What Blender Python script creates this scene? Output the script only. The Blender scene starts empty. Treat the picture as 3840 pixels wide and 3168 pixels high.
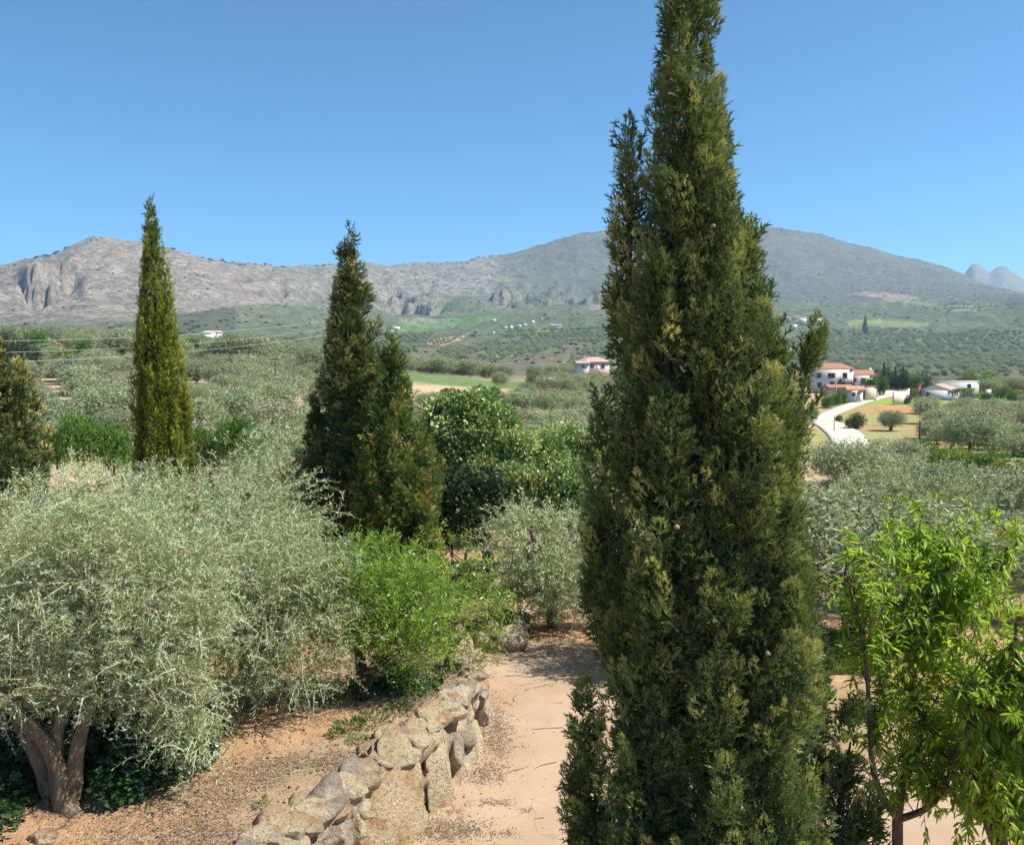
import bpy, math
import numpy as np
from mathutils import Vector

RNG = np.random.default_rng(7)
SC = bpy.context.scene
COL = SC.collection
R = math.radians

# ------------------------------------------------------------------ camera, sky, sun, exposure
EYE = 6.0
PITCH = R(4.3)
cam_d = bpy.data.cameras.new("camera")
cam_d.sensor_width = 36.0
cam_d.lens = 36.0 * 887 / 1024
cam_d.clip_start = 0.1
cam_d.clip_end = 30000
cam = bpy.data.objects.new("camera", cam_d)
cam.location = (0, 0, EYE)
cam.rotation_euler = (R(90) - PITCH, 0, 0)
COL.objects.link(cam)
SC.camera = cam

SUN_AZ, SUN_EL = R(97), R(54)          # azimuth from +Y towards +X
world = bpy.data.worlds.new("World")
SC.world = world
world.use_nodes = True
wn = world.node_tree.nodes
wl = world.node_tree.links
wn.clear()
sky = wn.new("ShaderNodeTexSky")
sky.sky_type = 'NISHITA'
sky.sun_disc = False
sky.sun_elevation = SUN_EL
sky.sun_rotation = SUN_AZ
sky.altitude = 500
sky.air_density = 0.6
sky.dust_density = 0.0
sky.ozone_density = 5.0
bg = wn.new("ShaderNodeBackground")
bg.inputs['Strength'].default_value = 0.106
wo = wn.new("ShaderNodeOutputWorld")
tone = wn.new("ShaderNodeVectorMath")
tone.operation = 'MULTIPLY'
tone.inputs[1].default_value = (0.60, 0.99, 1.03)      # the clear cyan-blue of this sky
wl.new(sky.outputs[0], tone.inputs[0])
wl.new(tone.outputs[0], bg.inputs['Color'])
wl.new(bg.outputs[0], wo.inputs['Surface'])

sun_d = bpy.data.lights.new("sun", 'SUN')
sun_d.energy = 5.0
sun_d.angle = R(0.53)
sun_d.color = (1.0, 0.95, 0.87)
sun = bpy.data.objects.new("sun", sun_d)
sdir = Vector((math.sin(SUN_AZ) * math.cos(SUN_EL), math.cos(SUN_AZ) * math.cos(SUN_EL), math.sin(SUN_EL)))
sun.rotation_euler = sdir.to_track_quat('Z', 'Y').to_euler()
sun.location = (30, 10, 60)
COL.objects.link(sun)

SC.view_settings.view_transform = 'Standard'
SC.view_settings.look = 'None'
SC.view_settings.exposure = 0.93
SC.view_settings.gamma = 1.0
SC.view_settings.use_curve_mapping = False
HAZE_DENSITY = 0.00013
SC.cycles.volume_bounces = 0
SC.cycles.max_bounces = 8
SC.cycles.diffuse_bounces = 4
SC.cycles.transmission_bounces = 4

# ------------------------------------------------------------------ small helpers
CP, SP = math.cos(PITCH), math.sin(PITCH)


def fdepth(y, z):
    return y * CP + (EYE - z) * SP


def z_at(py, y):
    """height at distance y of the sight line through picture row py"""
    v = (422 - py) / 887
    return EYE + y * (-SP + v * CP) / (CP + v * SP)


def x_at(px, y, z):
    return (px - 512) / 887 * fdepth(y, z)


def proj(x, y, z):
    f = fdepth(y, z)
    return 512 + 887 * x / f, 422 - 887 * ((z - EYE) * CP + y * SP) / f


def sstep(a, b, x):
    t = np.clip((x - a) / (b - a), 0, 1)
    return t * t * (3 - 2 * t)


def _hash(ix, iy, seed):
    h = (ix.astype(np.int64) * 374761393 + iy.astype(np.int64) * 668265263 + seed * 974711) & 0x7fffffff
    h = ((h ^ (h >> 13)) * 1274126177) & 0x7fffffff
    h = (h ^ (h >> 16)) & 0x7fffffff
    return h / float(0x7fffffff)


def noise2(x, y, seed=0):
    ix, iy = np.floor(x), np.floor(y)
    fx, fy = x - ix, y - iy
    ux, uy = fx * fx * (3 - 2 * fx), fy * fy * (3 - 2 * fy)
    a, b = _hash(ix, iy, seed), _hash(ix + 1, iy, seed)
    c, d = _hash(ix, iy + 1, seed), _hash(ix + 1, iy + 1, seed)
    return (a + (b - a) * ux) * (1 - uy) + (c + (d - c) * ux) * uy - 0.5


def fbm(x, y, octv=4, seed=0):
    s, a = 0, 1.0
    for k in range(octv):
        s = s + a * noise2(x * 2 ** k + k * 17.3, y * 2 ** k - k * 9.1, seed + k)
        a *= 0.5
    return s


def noise3(p, seed=0):
    return (noise2(p[:, 0] + 0.37 * p[:, 2], p[:, 1] - 0.61 * p[:, 2], seed) + noise2(p[:, 1] + 11.3, p[:, 2] + 0.3 * p[:, 0], seed + 5) + noise2(p[:, 2] - 7.7, p[:, 0], seed + 9)) / 1.7


def mesh_np(name, verts, faces, mat=None, tint=None, smooth=False, col=None):
    """faces: (n,k) array, or a list of such arrays"""
    if not isinstance(faces, (list, tuple)):
        faces = [faces]
    faces = [np.asarray(f, dtype=np.int32) for f in faces if len(f)]
    me = bpy.data.meshes.new(name)
    verts = np.ascontiguousarray(verts, dtype=np.float32)
    me.vertices.add(len(verts))
    me.vertices.foreach_set('co', verts.ravel())
    nl = sum(f.size for f in faces)
    nf = sum(len(f) for f in faces)
    me.loops.add(nl)
    me.loops.foreach_set('vertex_index', np.concatenate([f.ravel() for f in faces]))
    me.polygons.add(nf)
    tot = np.concatenate([np.full(len(f), f.shape[1], dtype=np.int32) for f in faces])
    st = np.concatenate([[0], np.cumsum(tot)[:-1]]).astype(np.int32)
    me.polygons.foreach_set('loop_start', st)
    if smooth:
        me.polygons.foreach_set('use_smooth', np.ones(nf, dtype=bool))
    if tint is not None:
        a = me.attributes.new('tint', 'FLOAT', 'POINT')
        a.data.foreach_set('value', np.ascontiguousarray(tint, dtype=np.float32))
    if col is not None:
        a = me.attributes.new('albedo', 'FLOAT_COLOR', 'POINT')
        a.data.foreach_set('color', np.ascontiguousarray(col, dtype=np.float32).ravel())
    me.update(calc_edges=True)
    if mat is not None:
        me.materials.append(mat)
    return me


def tag(o, label=None, cat=None, group=None, kind=None):
    if label: o['label'] = label
    if cat: o['category'] = cat
    if group: o['group'] = group
    if kind: o['kind'] = kind
    return o


def link(name, me, parent=None, loc=None):
    o = bpy.data.objects.new(name, me)
    COL.objects.link(o)
    if parent is not None: o.parent = parent
    if loc is not None: o.location = loc
    return o


def thing(name, label, cat, loc=(0, 0, 0), rz=0.0, group=None):
    o = bpy.data.objects.new(name, None)
    o.empty_display_size = 0.3
    COL.objects.link(o)
    o.location = loc
    o.rotation_euler = (0, 0, rz)
    return tag(o, label, cat, group)


def copy_tree(src, loc, rz=0.0, scale=1.0, label=None, group=None):
    r = src.copy()
    COL.objects.link(r)
    r.location = loc
    r.rotation_euler = (0, 0, rz)
    r.scale = (scale,) * 3 if not isinstance(scale, (tuple, list)) else scale
    if label: r['label'] = label
    if group: r['group'] = group
    for ch in src.children:
        c = ch.copy()
        COL.objects.link(c)
        c.parent = r
        for g in ch.children:
            d = g.copy()
            COL.objects.link(d)
            d.parent = c
    return r


class MB:
    """collects boxes, prisms and tubes into one mesh"""
    def __init__(self):
        self.v, self.f4, self.f3, self.n = [], [], [], 0

    def add(self, v, f):
        f = np.asarray(f, dtype=np.int32)
        (self.f4 if f.shape[1] == 4 else self.f3).append(f + self.n)
        self.v.append(np.asarray(v, dtype=float))
        self.n += len(v)
        return self

    def box(self, x0, x1, y0, y1, z0, z1):
        v = [(x0, y0, z0), (x1, y0, z0), (x1, y1, z0), (x0, y1, z0), (x0, y0, z1), (x1, y0, z1), (x1, y1, z1), (x0, y1, z1)]
        return self.add(v, [(0, 3, 2, 1), (4, 5, 6, 7), (0, 1, 5, 4), (1, 2, 6, 5), (2, 3, 7, 6), (3, 0, 4, 7)])

    def tube(self, pts, rad, n=8, wob=0.0, seed=0):
        v, f = tube(pts, rad, n, wob, seed)
        return self.add(v, f)

    def build(self, name, mat, parent=None, loc=None, smooth=False):
        fs = []
        if self.f4: fs.append(np.concatenate(self.f4))
        if self.f3: fs.append(np.concatenate(self.f3))
        return link(name, mesh_np(name, np.concatenate(self.v), fs, mat, smooth=smooth), parent, loc)


def tube(pts, rad, n=8, wob=0.0, seed=0):
    pts = np.asarray(pts, dtype=float)
    rad = np.asarray(rad, dtype=float)
    m = len(pts)
    tg = np.gradient(pts, axis=0)
    tg /= np.linalg.norm(tg, axis=1)[:, None] + 1e-9
    ref = np.array([0.31, 0.95, 0.05])
    a = np.cross(tg, ref)
    a /= np.linalg.norm(a, axis=1)[:, None] + 1e-9
    b = np.cross(tg, a)
    th = np.linspace(0, 2 * np.pi, n, endpoint=False)
    rr = np.repeat(rad[:, None], n, 1)
    if wob:
        g = np.random.default_rng(seed)
        rr = rr * (1 + wob * (0.6 * np.sin(3 * th[None, :] + g.uniform(0, 6) + np.arange(m)[:, None] * 0.35) + g.uniform(-0.6, 0.6, (m, n))))
    v = pts[:, None, :] + rr[:, :, None] * (np.cos(th)[None, :, None] * a[:, None, :] + np.sin(th)[None, :, None] * b[:, None, :])
    v = np.concatenate([v.reshape(-1, 3), pts[-1:] + tg[-1:] * rad[-1]])
    f = []
    for i in range(m - 1):
        for k in range(n):
            k2 = (k + 1) % n
            f.append((i * n + k, i * n + k2, (i + 1) * n + k2, (i + 1) * n + k))
    for k in range(n):
        f.append(((m - 1) * n + k, (m - 1) * n + (k + 1) % n, m * n, m * n))
    f = np.array(f, dtype=np.int32)
    f[-n:, 3] = f[-n:, 2]
    return v, f[:-n] if False else np.concatenate([f[:-n], f[-n:]])


def spline(ctrl, n):
    """smooth polyline through control rows (any number of columns)"""
    c = np.asarray(ctrl, dtype=float)
    t = np.linspace(0, len(c) - 1, n)
    i = np.clip(t.astype(int), 0, len(c) - 2)
    u = (t - i)[:, None]
    p0, p1, p2, p3 = c[np.clip(i - 1, 0, None)], c[i], c[i + 1], c[np.clip(i + 2, None, len(c) - 1)]
    return 0.5 * (2 * p1 + (p2 - p0) * u + (2 * p0 - 5 * p1 + 4 * p2 - p3) * u ** 2 + (3 * p1 - p0 - 3 * p2 + p3) * u ** 3)


def unit(v):
    return v / (np.linalg.norm(v, axis=-1, keepdims=True) + 1e-9)


def frames(d, g, flat=None):
    """rotation matrices (columns x,y,z) with z along d and a random roll"""
    d = unit(d)
    r = unit(g.normal(size=d.shape)) if flat is None else flat
    x = unit(np.cross(r, d))
    y = np.cross(d, x)
    return np.stack([x, y, d], axis=2)


def stamp(T, F, M, S, P):
    """copies of template T,F under rotation M, scale S, position P"""
    N = len(P)
    v = np.einsum('nij,nkj->nki', M, T[None] * S[:, None, :] if S.ndim == 2 else T[None] * S[:, None, None]) + P[:, None, :]
    f = F[None] + (np.arange(N) * len(T))[:, None, None]
    return v.reshape(-1, 3), f.reshape(-1, F.shape[1])


# ------------------------------------------------------------------ materials
def new_mat(name):
    m = bpy.data.materials.new(name)
    m.use_nodes = True
    nt = m.node_tree
    nt.nodes.clear()
    out = nt.nodes.new("ShaderNodeOutputMaterial")
    return m, nt, out


def nd(nt, kind, **kw):
    n = nt.nodes.new(kind)
    for k, v in kw.items():
        if k in n.inputs: n.inputs[k].default_value = v
        else: setattr(n, k, v)
    return n


def ramp(nt, fac, stops, interp='LINEAR'):
    n = nt.nodes.new("ShaderNodeValToRGB")
    cr = n.color_ramp
    cr.interpolation = interp
    while len(cr.elements) < len(stops): cr.elements.new(0.5)
    for e, (p, c) in zip(cr.elements, stops):
        e.position = p
        e.color = (*c, 1) if len(c) == 3 else c
    nt.links.new(fac, n.inputs['Fac'])
    return n.outputs['Color']


def mix(nt, fac, a, b, blend='MIX'):
    n = nt.nodes.new("ShaderNodeMix")
    n.data_type = 'RGBA'
    n.blend_type = blend
    for sock, v in ((n.inputs[0], fac), (n.inputs[6], a), (n.inputs[7], b)):
        if hasattr(v, 'node'): nt.links.new(v, sock)
        else: sock.default_value = v if not isinstance(v, tuple) or len(v) == 4 else (*v, 1)
    return n.outputs[2]


def math_n(nt, op, a, b=0.0):
    n = nt.nodes.new("ShaderNodeMath")
    n.operation = op
    for s, v in ((n.inputs[0], a), (n.inputs[1], b)):
        if hasattr(v, 'node'): nt.links.new(v, s)
        else: s.default_value = v
    return n.outputs[0]


def noise_n(nt, scale, detail=4.0, rough=0.55, coord='Object', vscale=None):
    tc = nt.nodes.new("ShaderNodeTexCoord")
    src = tc.outputs[coord]
    if vscale:
        mp = nt.nodes.new("ShaderNodeMapping")
        mp.inputs['Scale'].default_value = vscale
        nt.links.new(src, mp.inputs['Vector'])
        src = mp.outputs[0]
    n = nt.nodes.new("ShaderNodeTexNoise")
    n.inputs['Scale'].default_value = scale
    n.inputs['Detail'].default_value = detail
    n.inputs['Roughness'].default_value = rough
    nt.links.new(src, n.inputs['Vector'])
    return n.outputs['Fac']


def bump_n(nt, h, strength=0.5, dist=0.02):
    b = nt.nodes.new("ShaderNodeBump")
    b.inputs['Strength'].default_value = strength
    b.inputs['Distance'].default_value = dist
    nt.links.new(h, b.inputs['Height'])
    return b.outputs[0]


def principled(nt, out, color, rough=0.8, spec=0.3, normal=None):
    p = nt.nodes.new("ShaderNodeBsdfPrincipled")
    if hasattr(color, 'node'): nt.links.new(color, p.inputs['Base Color'])
    else: p.inputs['Base Color'].default_value = (*color, 1)
    if hasattr(rough, 'node'): nt.links.new(rough, p.inputs['Roughness'])
    else: p.inputs['Roughness'].default_value = rough
    p.inputs['Specular IOR Level'].default_value = spec
    if normal is not None: nt.links.new(normal, p.inputs['Normal'])
    nt.links.new(p.outputs[0], out.inputs['Surface'])
    return p


def leaf_mat(name, stops, trans=0.3, rough=0.55, spec=0.35, back=None, obj_var=0.25, trans_tint=(1.15, 1.1, 0.5), brown=0.0):
    m, nt, out = new_mat(name)
    at = nd(nt, "ShaderNodeAttribute", attribute_name='tint')
    c = ramp(nt, at.outputs['Fac'], stops)
    if obj_var:
        oi = nd(nt, "ShaderNodeObjectInfo")
        k = nd(nt, "ShaderNodeMapRange")
        nt.links.new(oi.outputs['Random'], k.inputs[0])
        k.inputs[3].default_value = 1 - obj_var
        k.inputs[4].default_value = 1 + obj_var * 0.6
        vm = nd(nt, "ShaderNodeVectorMath", operation='SCALE')
        nt.links.new(c, vm.inputs[0])
        nt.links.new(k.outputs[0], vm.inputs['Scale'])
        c = vm.outputs[0]
    if brown:
        o2 = nd(nt, "ShaderNodeObjectInfo")
        kb = nd(nt, "ShaderNodeMapRange")
        nt.links.new(o2.outputs['Random'], kb.inputs[0])
        kb.inputs[1].default_value, kb.inputs[2].default_value, kb.inputs[4].default_value = 0.6, 0.95, brown
        c = mix(nt, kb.outputs[0], c, (0.25, 0.205, 0.14))
    if back:
        ge = nd(nt, "ShaderNodeNewGeometry")
        c = mix(nt, ge.outputs['Backfacing'], c, back)
    p = principled(nt, out, c, rough, spec)
    t = nt.nodes.new("ShaderNodeBsdfTranslucent")
    tc = mix(nt, 1.0, c, (*trans_tint, 1), 'MULTIPLY')
    nt.links.new(tc, t.inputs['Color'])
    ms = nt.nodes.new("ShaderNodeMixShader")
    ms.inputs[0].default_value = trans
    nt.links.new(p.outputs[0], ms.inputs[1])
    nt.links.new(t.outputs[0], ms.inputs[2])
    nt.links.new(ms.outputs[0], out.inputs['Surface'])
    return m


M_OLIVE = leaf_mat("olive_leaf", [(0.0, (0.135, 0.17, 0.08)), (0.35, (0.255, 0.318, 0.155)), (0.75, (0.375, 0.445, 0.245)), (0.93, (0.46, 0.52, 0.33)), (1.0, (0.40, 0.31, 0.205))],
                   trans=0.30, rough=0.55, spec=0.22, back=(0.405, 0.465, 0.30), obj_var=0.14, trans_tint=(1.1, 1.1, 0.55))
M_GROVE = leaf_mat("grove_olive_leaf", [(0.0, (0.135, 0.165, 0.085)), (0.35, (0.27, 0.315, 0.18)), (0.75, (0.42, 0.47, 0.30)), (0.93, (0.50, 0.54, 0.38)), (1.0, (0.38, 0.30, 0.2))],
                   trans=0.28, rough=0.6, spec=0.2, back=None, brown=0.45, obj_var=0.28, trans_tint=(1.1, 1.1, 0.55))
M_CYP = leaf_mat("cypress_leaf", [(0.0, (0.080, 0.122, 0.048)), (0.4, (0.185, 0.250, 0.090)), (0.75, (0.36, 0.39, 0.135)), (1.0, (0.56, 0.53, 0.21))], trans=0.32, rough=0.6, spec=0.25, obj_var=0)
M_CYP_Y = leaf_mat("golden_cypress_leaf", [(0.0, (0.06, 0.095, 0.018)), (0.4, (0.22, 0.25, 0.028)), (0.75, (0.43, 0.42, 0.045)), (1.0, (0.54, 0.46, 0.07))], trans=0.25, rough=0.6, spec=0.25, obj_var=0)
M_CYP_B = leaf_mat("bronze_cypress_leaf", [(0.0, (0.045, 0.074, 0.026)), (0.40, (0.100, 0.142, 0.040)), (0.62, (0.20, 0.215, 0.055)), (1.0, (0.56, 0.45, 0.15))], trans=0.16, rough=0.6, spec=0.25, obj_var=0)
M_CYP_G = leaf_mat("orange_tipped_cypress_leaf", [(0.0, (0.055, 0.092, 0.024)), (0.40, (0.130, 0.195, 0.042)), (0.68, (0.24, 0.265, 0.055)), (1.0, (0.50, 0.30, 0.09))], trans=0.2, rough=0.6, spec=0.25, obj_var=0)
M_ALMOND = leaf_mat("almond_leaf", [(0.0, (0.085, 0.16, 0.03)), (0.5, (0.21, 0.34, 0.05)), (0.85, (0.38, 0.50, 0.075)), (1.0, (0.42, 0.42, 0.11))], trans=0.42, rough=0.35, spec=0.5, obj_var=0.1)
M_PEACH = leaf_mat("peach_leaf", [(0.0, (0.12, 0.22, 0.025)), (0.5, (0.26, 0.42, 0.04)), (0.9, (0.44, 0.58, 0.07)), (1.0, (0.40, 0.22, 0.07))], trans=0.55, rough=0.42, spec=0.35, obj_var=0)
M_OAK = leaf_mat("holm_oak_leaf", [(0.0, (0.075, 0.14, 0.045)), (0.45, (0.22, 0.32, 0.105)), (0.85, (0.43, 0.50, 0.20)), (1.0, (0.42, 0.34, 0.10))], trans=0.2, rough=0.4, spec=0.45, obj_var=0.1)
M_DARK = leaf_mat("dark_tree_leaf", [(0.0, (0.018, 0.035, 0.014)), (0.6, (0.045, 0.075, 0.028)), (1.0, (0.085, 0.115, 0.045))], trans=0.2, obj_var=0.25)
M_BUSH = leaf_mat("green_bush_leaf", [(0.0, (0.05, 0.10, 0.018)), (0.6, (0.10, 0.20, 0.03)), (1.0, (0.19, 0.28, 0.05))], trans=0.35, obj_var=0.3)
M_YBUSH = leaf_mat("yellow_green_leaf", [(0.0, (0.09, 0.14, 0.02)), (0.6, (0.18, 0.25, 0.03)), (1.0, (0.30, 0.33, 0.05))], trans=0.35, obj_var=0.2)
M_IVY = leaf_mat("ivy_leaf", [(0.0, (0.016, 0.040, 0.016)), (0.6, (0.035, 0.085, 0.028)), (1.0, (0.10, 0.19, 0.045))], trans=0.2, rough=0.3, spec=0.55, obj_var=0)
M_WEED = leaf_mat("weed_leaf", [(0.0, (0.06, 0.12, 0.03)), (0.6, (0.12, 0.21, 0.05)), (1.0, (0.25, 0.28, 0.07))], trans=0.3, obj_var=0.2)
M_GRASS = leaf_mat("grass_blade", [(0.0, (0.09, 0.16, 0.03)), (0.6, (0.17, 0.27, 0.05)), (1.0, (0.36, 0.33, 0.14))], trans=0.3, obj_var=0)
M_LITTER = leaf_mat("dry_leaf", [(0.0, (0.07, 0.048, 0.033)), (0.5, (0.185, 0.135, 0.09)), (0.8, (0.33, 0.25, 0.17)), (1.0, (0.46, 0.38, 0.27))], trans=0.05, rough=0.8, spec=0.15, obj_var=0)


def bark_mat(name, a, b, scale=14):
    m, nt, out = new_mat(name)
    n1 = noise_n(nt, scale, 8, 0.65, vscale=(1, 1, 0.28))
    n2 = noise_n(nt, scale * 0.25, 3)
    c = ramp(nt, n1, [(0.3, a), (0.72, b)])
    c = mix(nt, math_n(nt, 'MULTIPLY', n2, 0.5), c, tuple(x * 0.55 for x in a))
    principled(nt, out, c, 0.9, 0.15, bump_n(nt, n1, 1.0, 0.07))
    return m


M_BARK_OLIVE = bark_mat("olive_bark", (0.13, 0.085, 0.05), (0.46, 0.35, 0.235), 18)
M_BARK_DARK = bark_mat("dark_bark", (0.045, 0.032, 0.025), (0.15, 0.105, 0.08), 20)
M_BARK_PEACH = bark_mat("peach_bark", (0.13, 0.09, 0.065), (0.30, 0.235, 0.18), 25)


def terrain_mat(name, specks, bumps, scrub=(0.06, 0.07, 0.042), spk_strength=0.8):
    m, nt, out = new_mat(name)
    at = nd(nt, "ShaderNodeAttribute", attribute_name='albedo')
    c = at.outputs['Color']
    al = at.outputs['Alpha']
    for (sc, lo, hi, amt) in specks:
        n = noise_n(nt, sc, 5, 0.6)
        k = nd(nt, "ShaderNodeMapRange")
        nt.links.new(n, k.inputs[0])
        k.inputs[1].default_value, k.inputs[2].default_value = lo, hi
        f = math_n(nt, 'MULTIPLY', math_n(nt, 'MULTIPLY', k.outputs[0], al), amt)
        c = mix(nt, f, c, scrub)
    nl = noise_n(nt, specks[0][0] * 2.3, 6, 0.65)
    k = nd(nt, "ShaderNodeMapRange")
    nt.links.new(nl, k.inputs[0])
    k.inputs[1].default_value, k.inputs[2].default_value, k.inputs[3].default_value, k.inputs[4].default_value = 0.25, 0.75, 0.72, 1.3
    vm = nd(nt, "ShaderNodeVectorMath", operation='SCALE')
    nt.links.new(c, vm.inputs[0])
    nt.links.new(k.outputs[0], vm.inputs['Scale'])
    nb = noise_n(nt, bumps[0], 8, 0.65)
    principled(nt, out, vm.outputs[0], 0.95, 0.1, bump_n(nt, nb, bumps[1], bumps[2]))
    return m


M_GROUND = terrain_mat("soil", [(1.1, 0.45, 0.7, 0.35), (30, 0.55, 0.62, 0.75), (90, 0.55, 0.62, 0.6)], (40, 0.8, 0.03), scrub=(0.12, 0.085, 0.06))
M_HILL = terrain_mat("grove_soil", [(0.12, 0.45, 0.65, 0.4), (0.8, 0.5, 0.6, 0.7)], (1.2, 0.5, 0.3), scrub=(0.13, 0.13, 0.07))
M_MOUNT = terrain_mat("mountain_rock", [(0.018, 0.45, 0.62, 0.45), (0.07, 0.46, 0.58, 0.6), (0.22, 0.5, 0.56, 0.75)], (0.06, 1.0, 9.0), scrub=(0.075, 0.078, 0.05))


def path_mat():
    m, nt, out = new_mat("packed_concrete_path")
    n1, n2, n3, n4 = noise_n(nt, 0.55, 4), noise_n(nt, 3.2, 6, 0.6), noise_n(nt, 60, 6, 0.7), noise_n(nt, 14, 5, 0.75)
    c = ramp(nt, n1, [(0.35, (0.33, 0.23, 0.148)), (0.62, (0.385, 0.292, 0.21))])
    c = mix(nt, math_n(nt, 'MULTIPLY', n2, 0.55), c, (0.345, 0.22, 0.122))
    k = nd(nt, "ShaderNodeMapRange")
    nt.links.new(n4, k.inputs[0])
    k.inputs[1].default_value, k.inputs[2].default_value = 0.56, 0.72
    c = mix(nt, math_n(nt, 'MULTIPLY', k.outputs[0], 0.45), c, (0.43, 0.355, 0.27))
    k2 = nd(nt, "ShaderNodeMapRange")
    nt.links.new(n3, k2.inputs[0])
    k2.inputs[1].default_value, k2.inputs[2].default_value = 0.60, 0.72
    c = mix(nt, math_n(nt, 'MULTIPLY', k2.outputs[0], 0.5), c, (0.20, 0.14, 0.10))
    # hairline cracks
    tc = nt.nodes.new("ShaderNodeTexCoord")
    ad = nd(nt, "ShaderNodeVectorMath", operation='ADD')
    wob = nt.nodes.new("ShaderNodeTexNoise")
    wob.inputs['Scale'].default_value = 1.3
    nt.links.new(tc.outputs['Object'], wob.inputs['Vector'])
    nt.links.new(tc.outputs['Object'], ad.inputs[0])
    nt.links.new(wob.outputs['Color'], ad.inputs[1])
    vo = nd(nt, "ShaderNodeTexVoronoi", feature='DISTANCE_TO_EDGE')
    vo.inputs['Scale'].default_value = 0.42
    nt.links.new(ad.outputs[0], vo.inputs['Vector'])
    ck = nd(nt, "ShaderNodeMapRange")
    nt.links.new(vo.outputs['Distance'], ck.inputs[0])
    ck.inputs[1].default_value, ck.inputs[2].default_value, ck.inputs[3].default_value, ck.inputs[4].default_value = 0.0, 0.006, 0.45, 0.0
    c = mix(nt, ck.outputs[0], c, (0.22, 0.15, 0.10))
    principled(nt, out, c, 0.9, 0.15, bump_n(nt, n3, 0.35, 0.01))
    return m


def stone_mat(name):
    m, nt, out = new_mat(name)
    n1, n2, n3, n4 = noise_n(nt, 1.9, 6, 0.6), noise_n(nt, 6, 8, 0.7), noise_n(nt, 21, 8, 0.75), noise_n(nt, 55, 5, 0.7)
    oi = nd(nt, "ShaderNodeObjectInfo")
    base = ramp(nt, oi.outputs['Random'], [(0.0, (0.66, 0.50, 0.30)), (0.25, (0.52, 0.38, 0.235)), (0.42, (0.72, 0.58, 0.38)), (0.62, (0.42, 0.345, 0.27)), (0.76, (0.60, 0.41, 0.25)), (0.9, (0.68, 0.56, 0.40))], 'CONSTANT')
    def band(n, lo, hi, amt):
        k = nd(nt, "ShaderNodeMapRange")
        nt.links.new(n, k.inputs[0])
        k.inputs[1].default_value, k.inputs[2].default_value, k.inputs[4].default_value = lo, hi, amt
        return k.outputs[0]
    c = mix(nt, band(n1, 0.48, 0.62, 0.75), base, (0.76, 0.63, 0.43))
    c = mix(nt, band(n2, 0.54, 0.68, 0.7), c, (0.34, 0.27, 0.205))
    c = mix(nt, band(n1, 0.46, 0.36, 0.7), c, (0.44, 0.235, 0.105))
    c = mix(nt, band(n3, 0.54, 0.64, 0.8), c, (0.13, 0.085, 0.05))
    c = mix(nt, band(n4, 0.58, 0.70, 0.5), c, (0.74, 0.66, 0.52))
    bm = math_n(nt, 'ADD', n2, math_n(nt, 'MULTIPLY', n3, 0.8))
    principled(nt, out, c, 0.92, 0.12, bump_n(nt, bm, 1.0, 0.15))
    return m


M_PATH = path_mat()
M_STONE = stone_mat("limestone")


def plain_mat(name, c, rough=0.8, var=0.12, scale=1.2, bump=0.2, spec=0.2):
    m, nt, out = new_mat(name)
    n1 = noise_n(nt, scale, 6, 0.6)
    cc = ramp(nt, n1, [(0.3, tuple(max(0, x * (1 - var)) for x in c)), (0.7, tuple(min(1, x * (1 + var)) for x in c))])
    principled(nt, out, cc, rough, spec, bump_n(nt, n1, bump, 0.02))
    return m


def tile_mat(name, a, b):
    m, nt, out = new_mat(name)
    tc = nt.nodes.new("ShaderNodeTexCoord")
    w = nd(nt, "ShaderNodeTexWave", wave_type='BANDS', bands_direction='X')
    w.inputs['Scale'].default_value = 1.3
    w.inputs['Distortion'].default_value = 0.6
    nt.links.new(tc.outputs['Object'], w.inputs['Vector'])
    n1 = noise_n(nt, 2.0, 6, 0.7)
    c = ramp(nt, n1, [(0.3, a), (0.7, b)])
    principled(nt, out, c, 0.85, 0.15, bump_n(nt, w.outputs['Fac'], 0.8, 0.12))
    return m


M_WHITE = plain_mat("white_render", (0.66, 0.65, 0.62), var=0.05)
M_CREAM = plain_mat("cream_render", (0.66, 0.56, 0.42), var=0.08)
M_PINK = plain_mat("pink_render", (0.62, 0.47, 0.38), var=0.06)
M_GREYWALL = plain_mat("grey_render", (0.52, 0.51, 0.50), var=0.08)
M_TILE = tile_mat("red_roof_tile", (0.33, 0.15, 0.09), (0.46, 0.25, 0.17))
M_TILE_PALE = tile_mat("pale_roof_tile", (0.45, 0.30, 0.24), (0.56, 0.42, 0.35))
M_TILE_ORANGE = tile_mat("orange_roof_tile", (0.48, 0.22, 0.11), (0.60, 0.34, 0.20))
M_DARKROOF = plain_mat("dark_roof_sheet", (0.10, 0.075, 0.065))
M_PANE = plain_mat("dark_window_pane", (0.05, 0.06, 0.075), rough=0.15, spec=0.5, bump=0)
M_FRAME = plain_mat("grey_frame", (0.45, 0.45, 0.46))
M_WOOD = plain_mat("brown_wood", (0.14, 0.085, 0.055))
M_BRICK = plain_mat("red_brick", (0.38, 0.13, 0.08), scale=6)
M_POLE = plain_mat("weathered_pole", (0.075, 0.062, 0.052))
M_CONC = plain_mat("concrete_pole", (0.42, 0.38, 0.33))
M_WIRE = plain_mat("aluminium_wire", (0.52, 0.53, 0.50), rough=0.5, bump=0)
M_ROAD = plain_mat("pale_concrete_road", (0.50, 0.44, 0.365), var=0.07, scale=0.15)
M_CONE = plain_mat("cypress_cone_skin", (0.33, 0.22, 0.15), scale=20)
M_WHITEROCK = plain_mat("white_limestone", (0.62, 0.55, 0.46), scale=8, var=0.25, bump=0.8)

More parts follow.
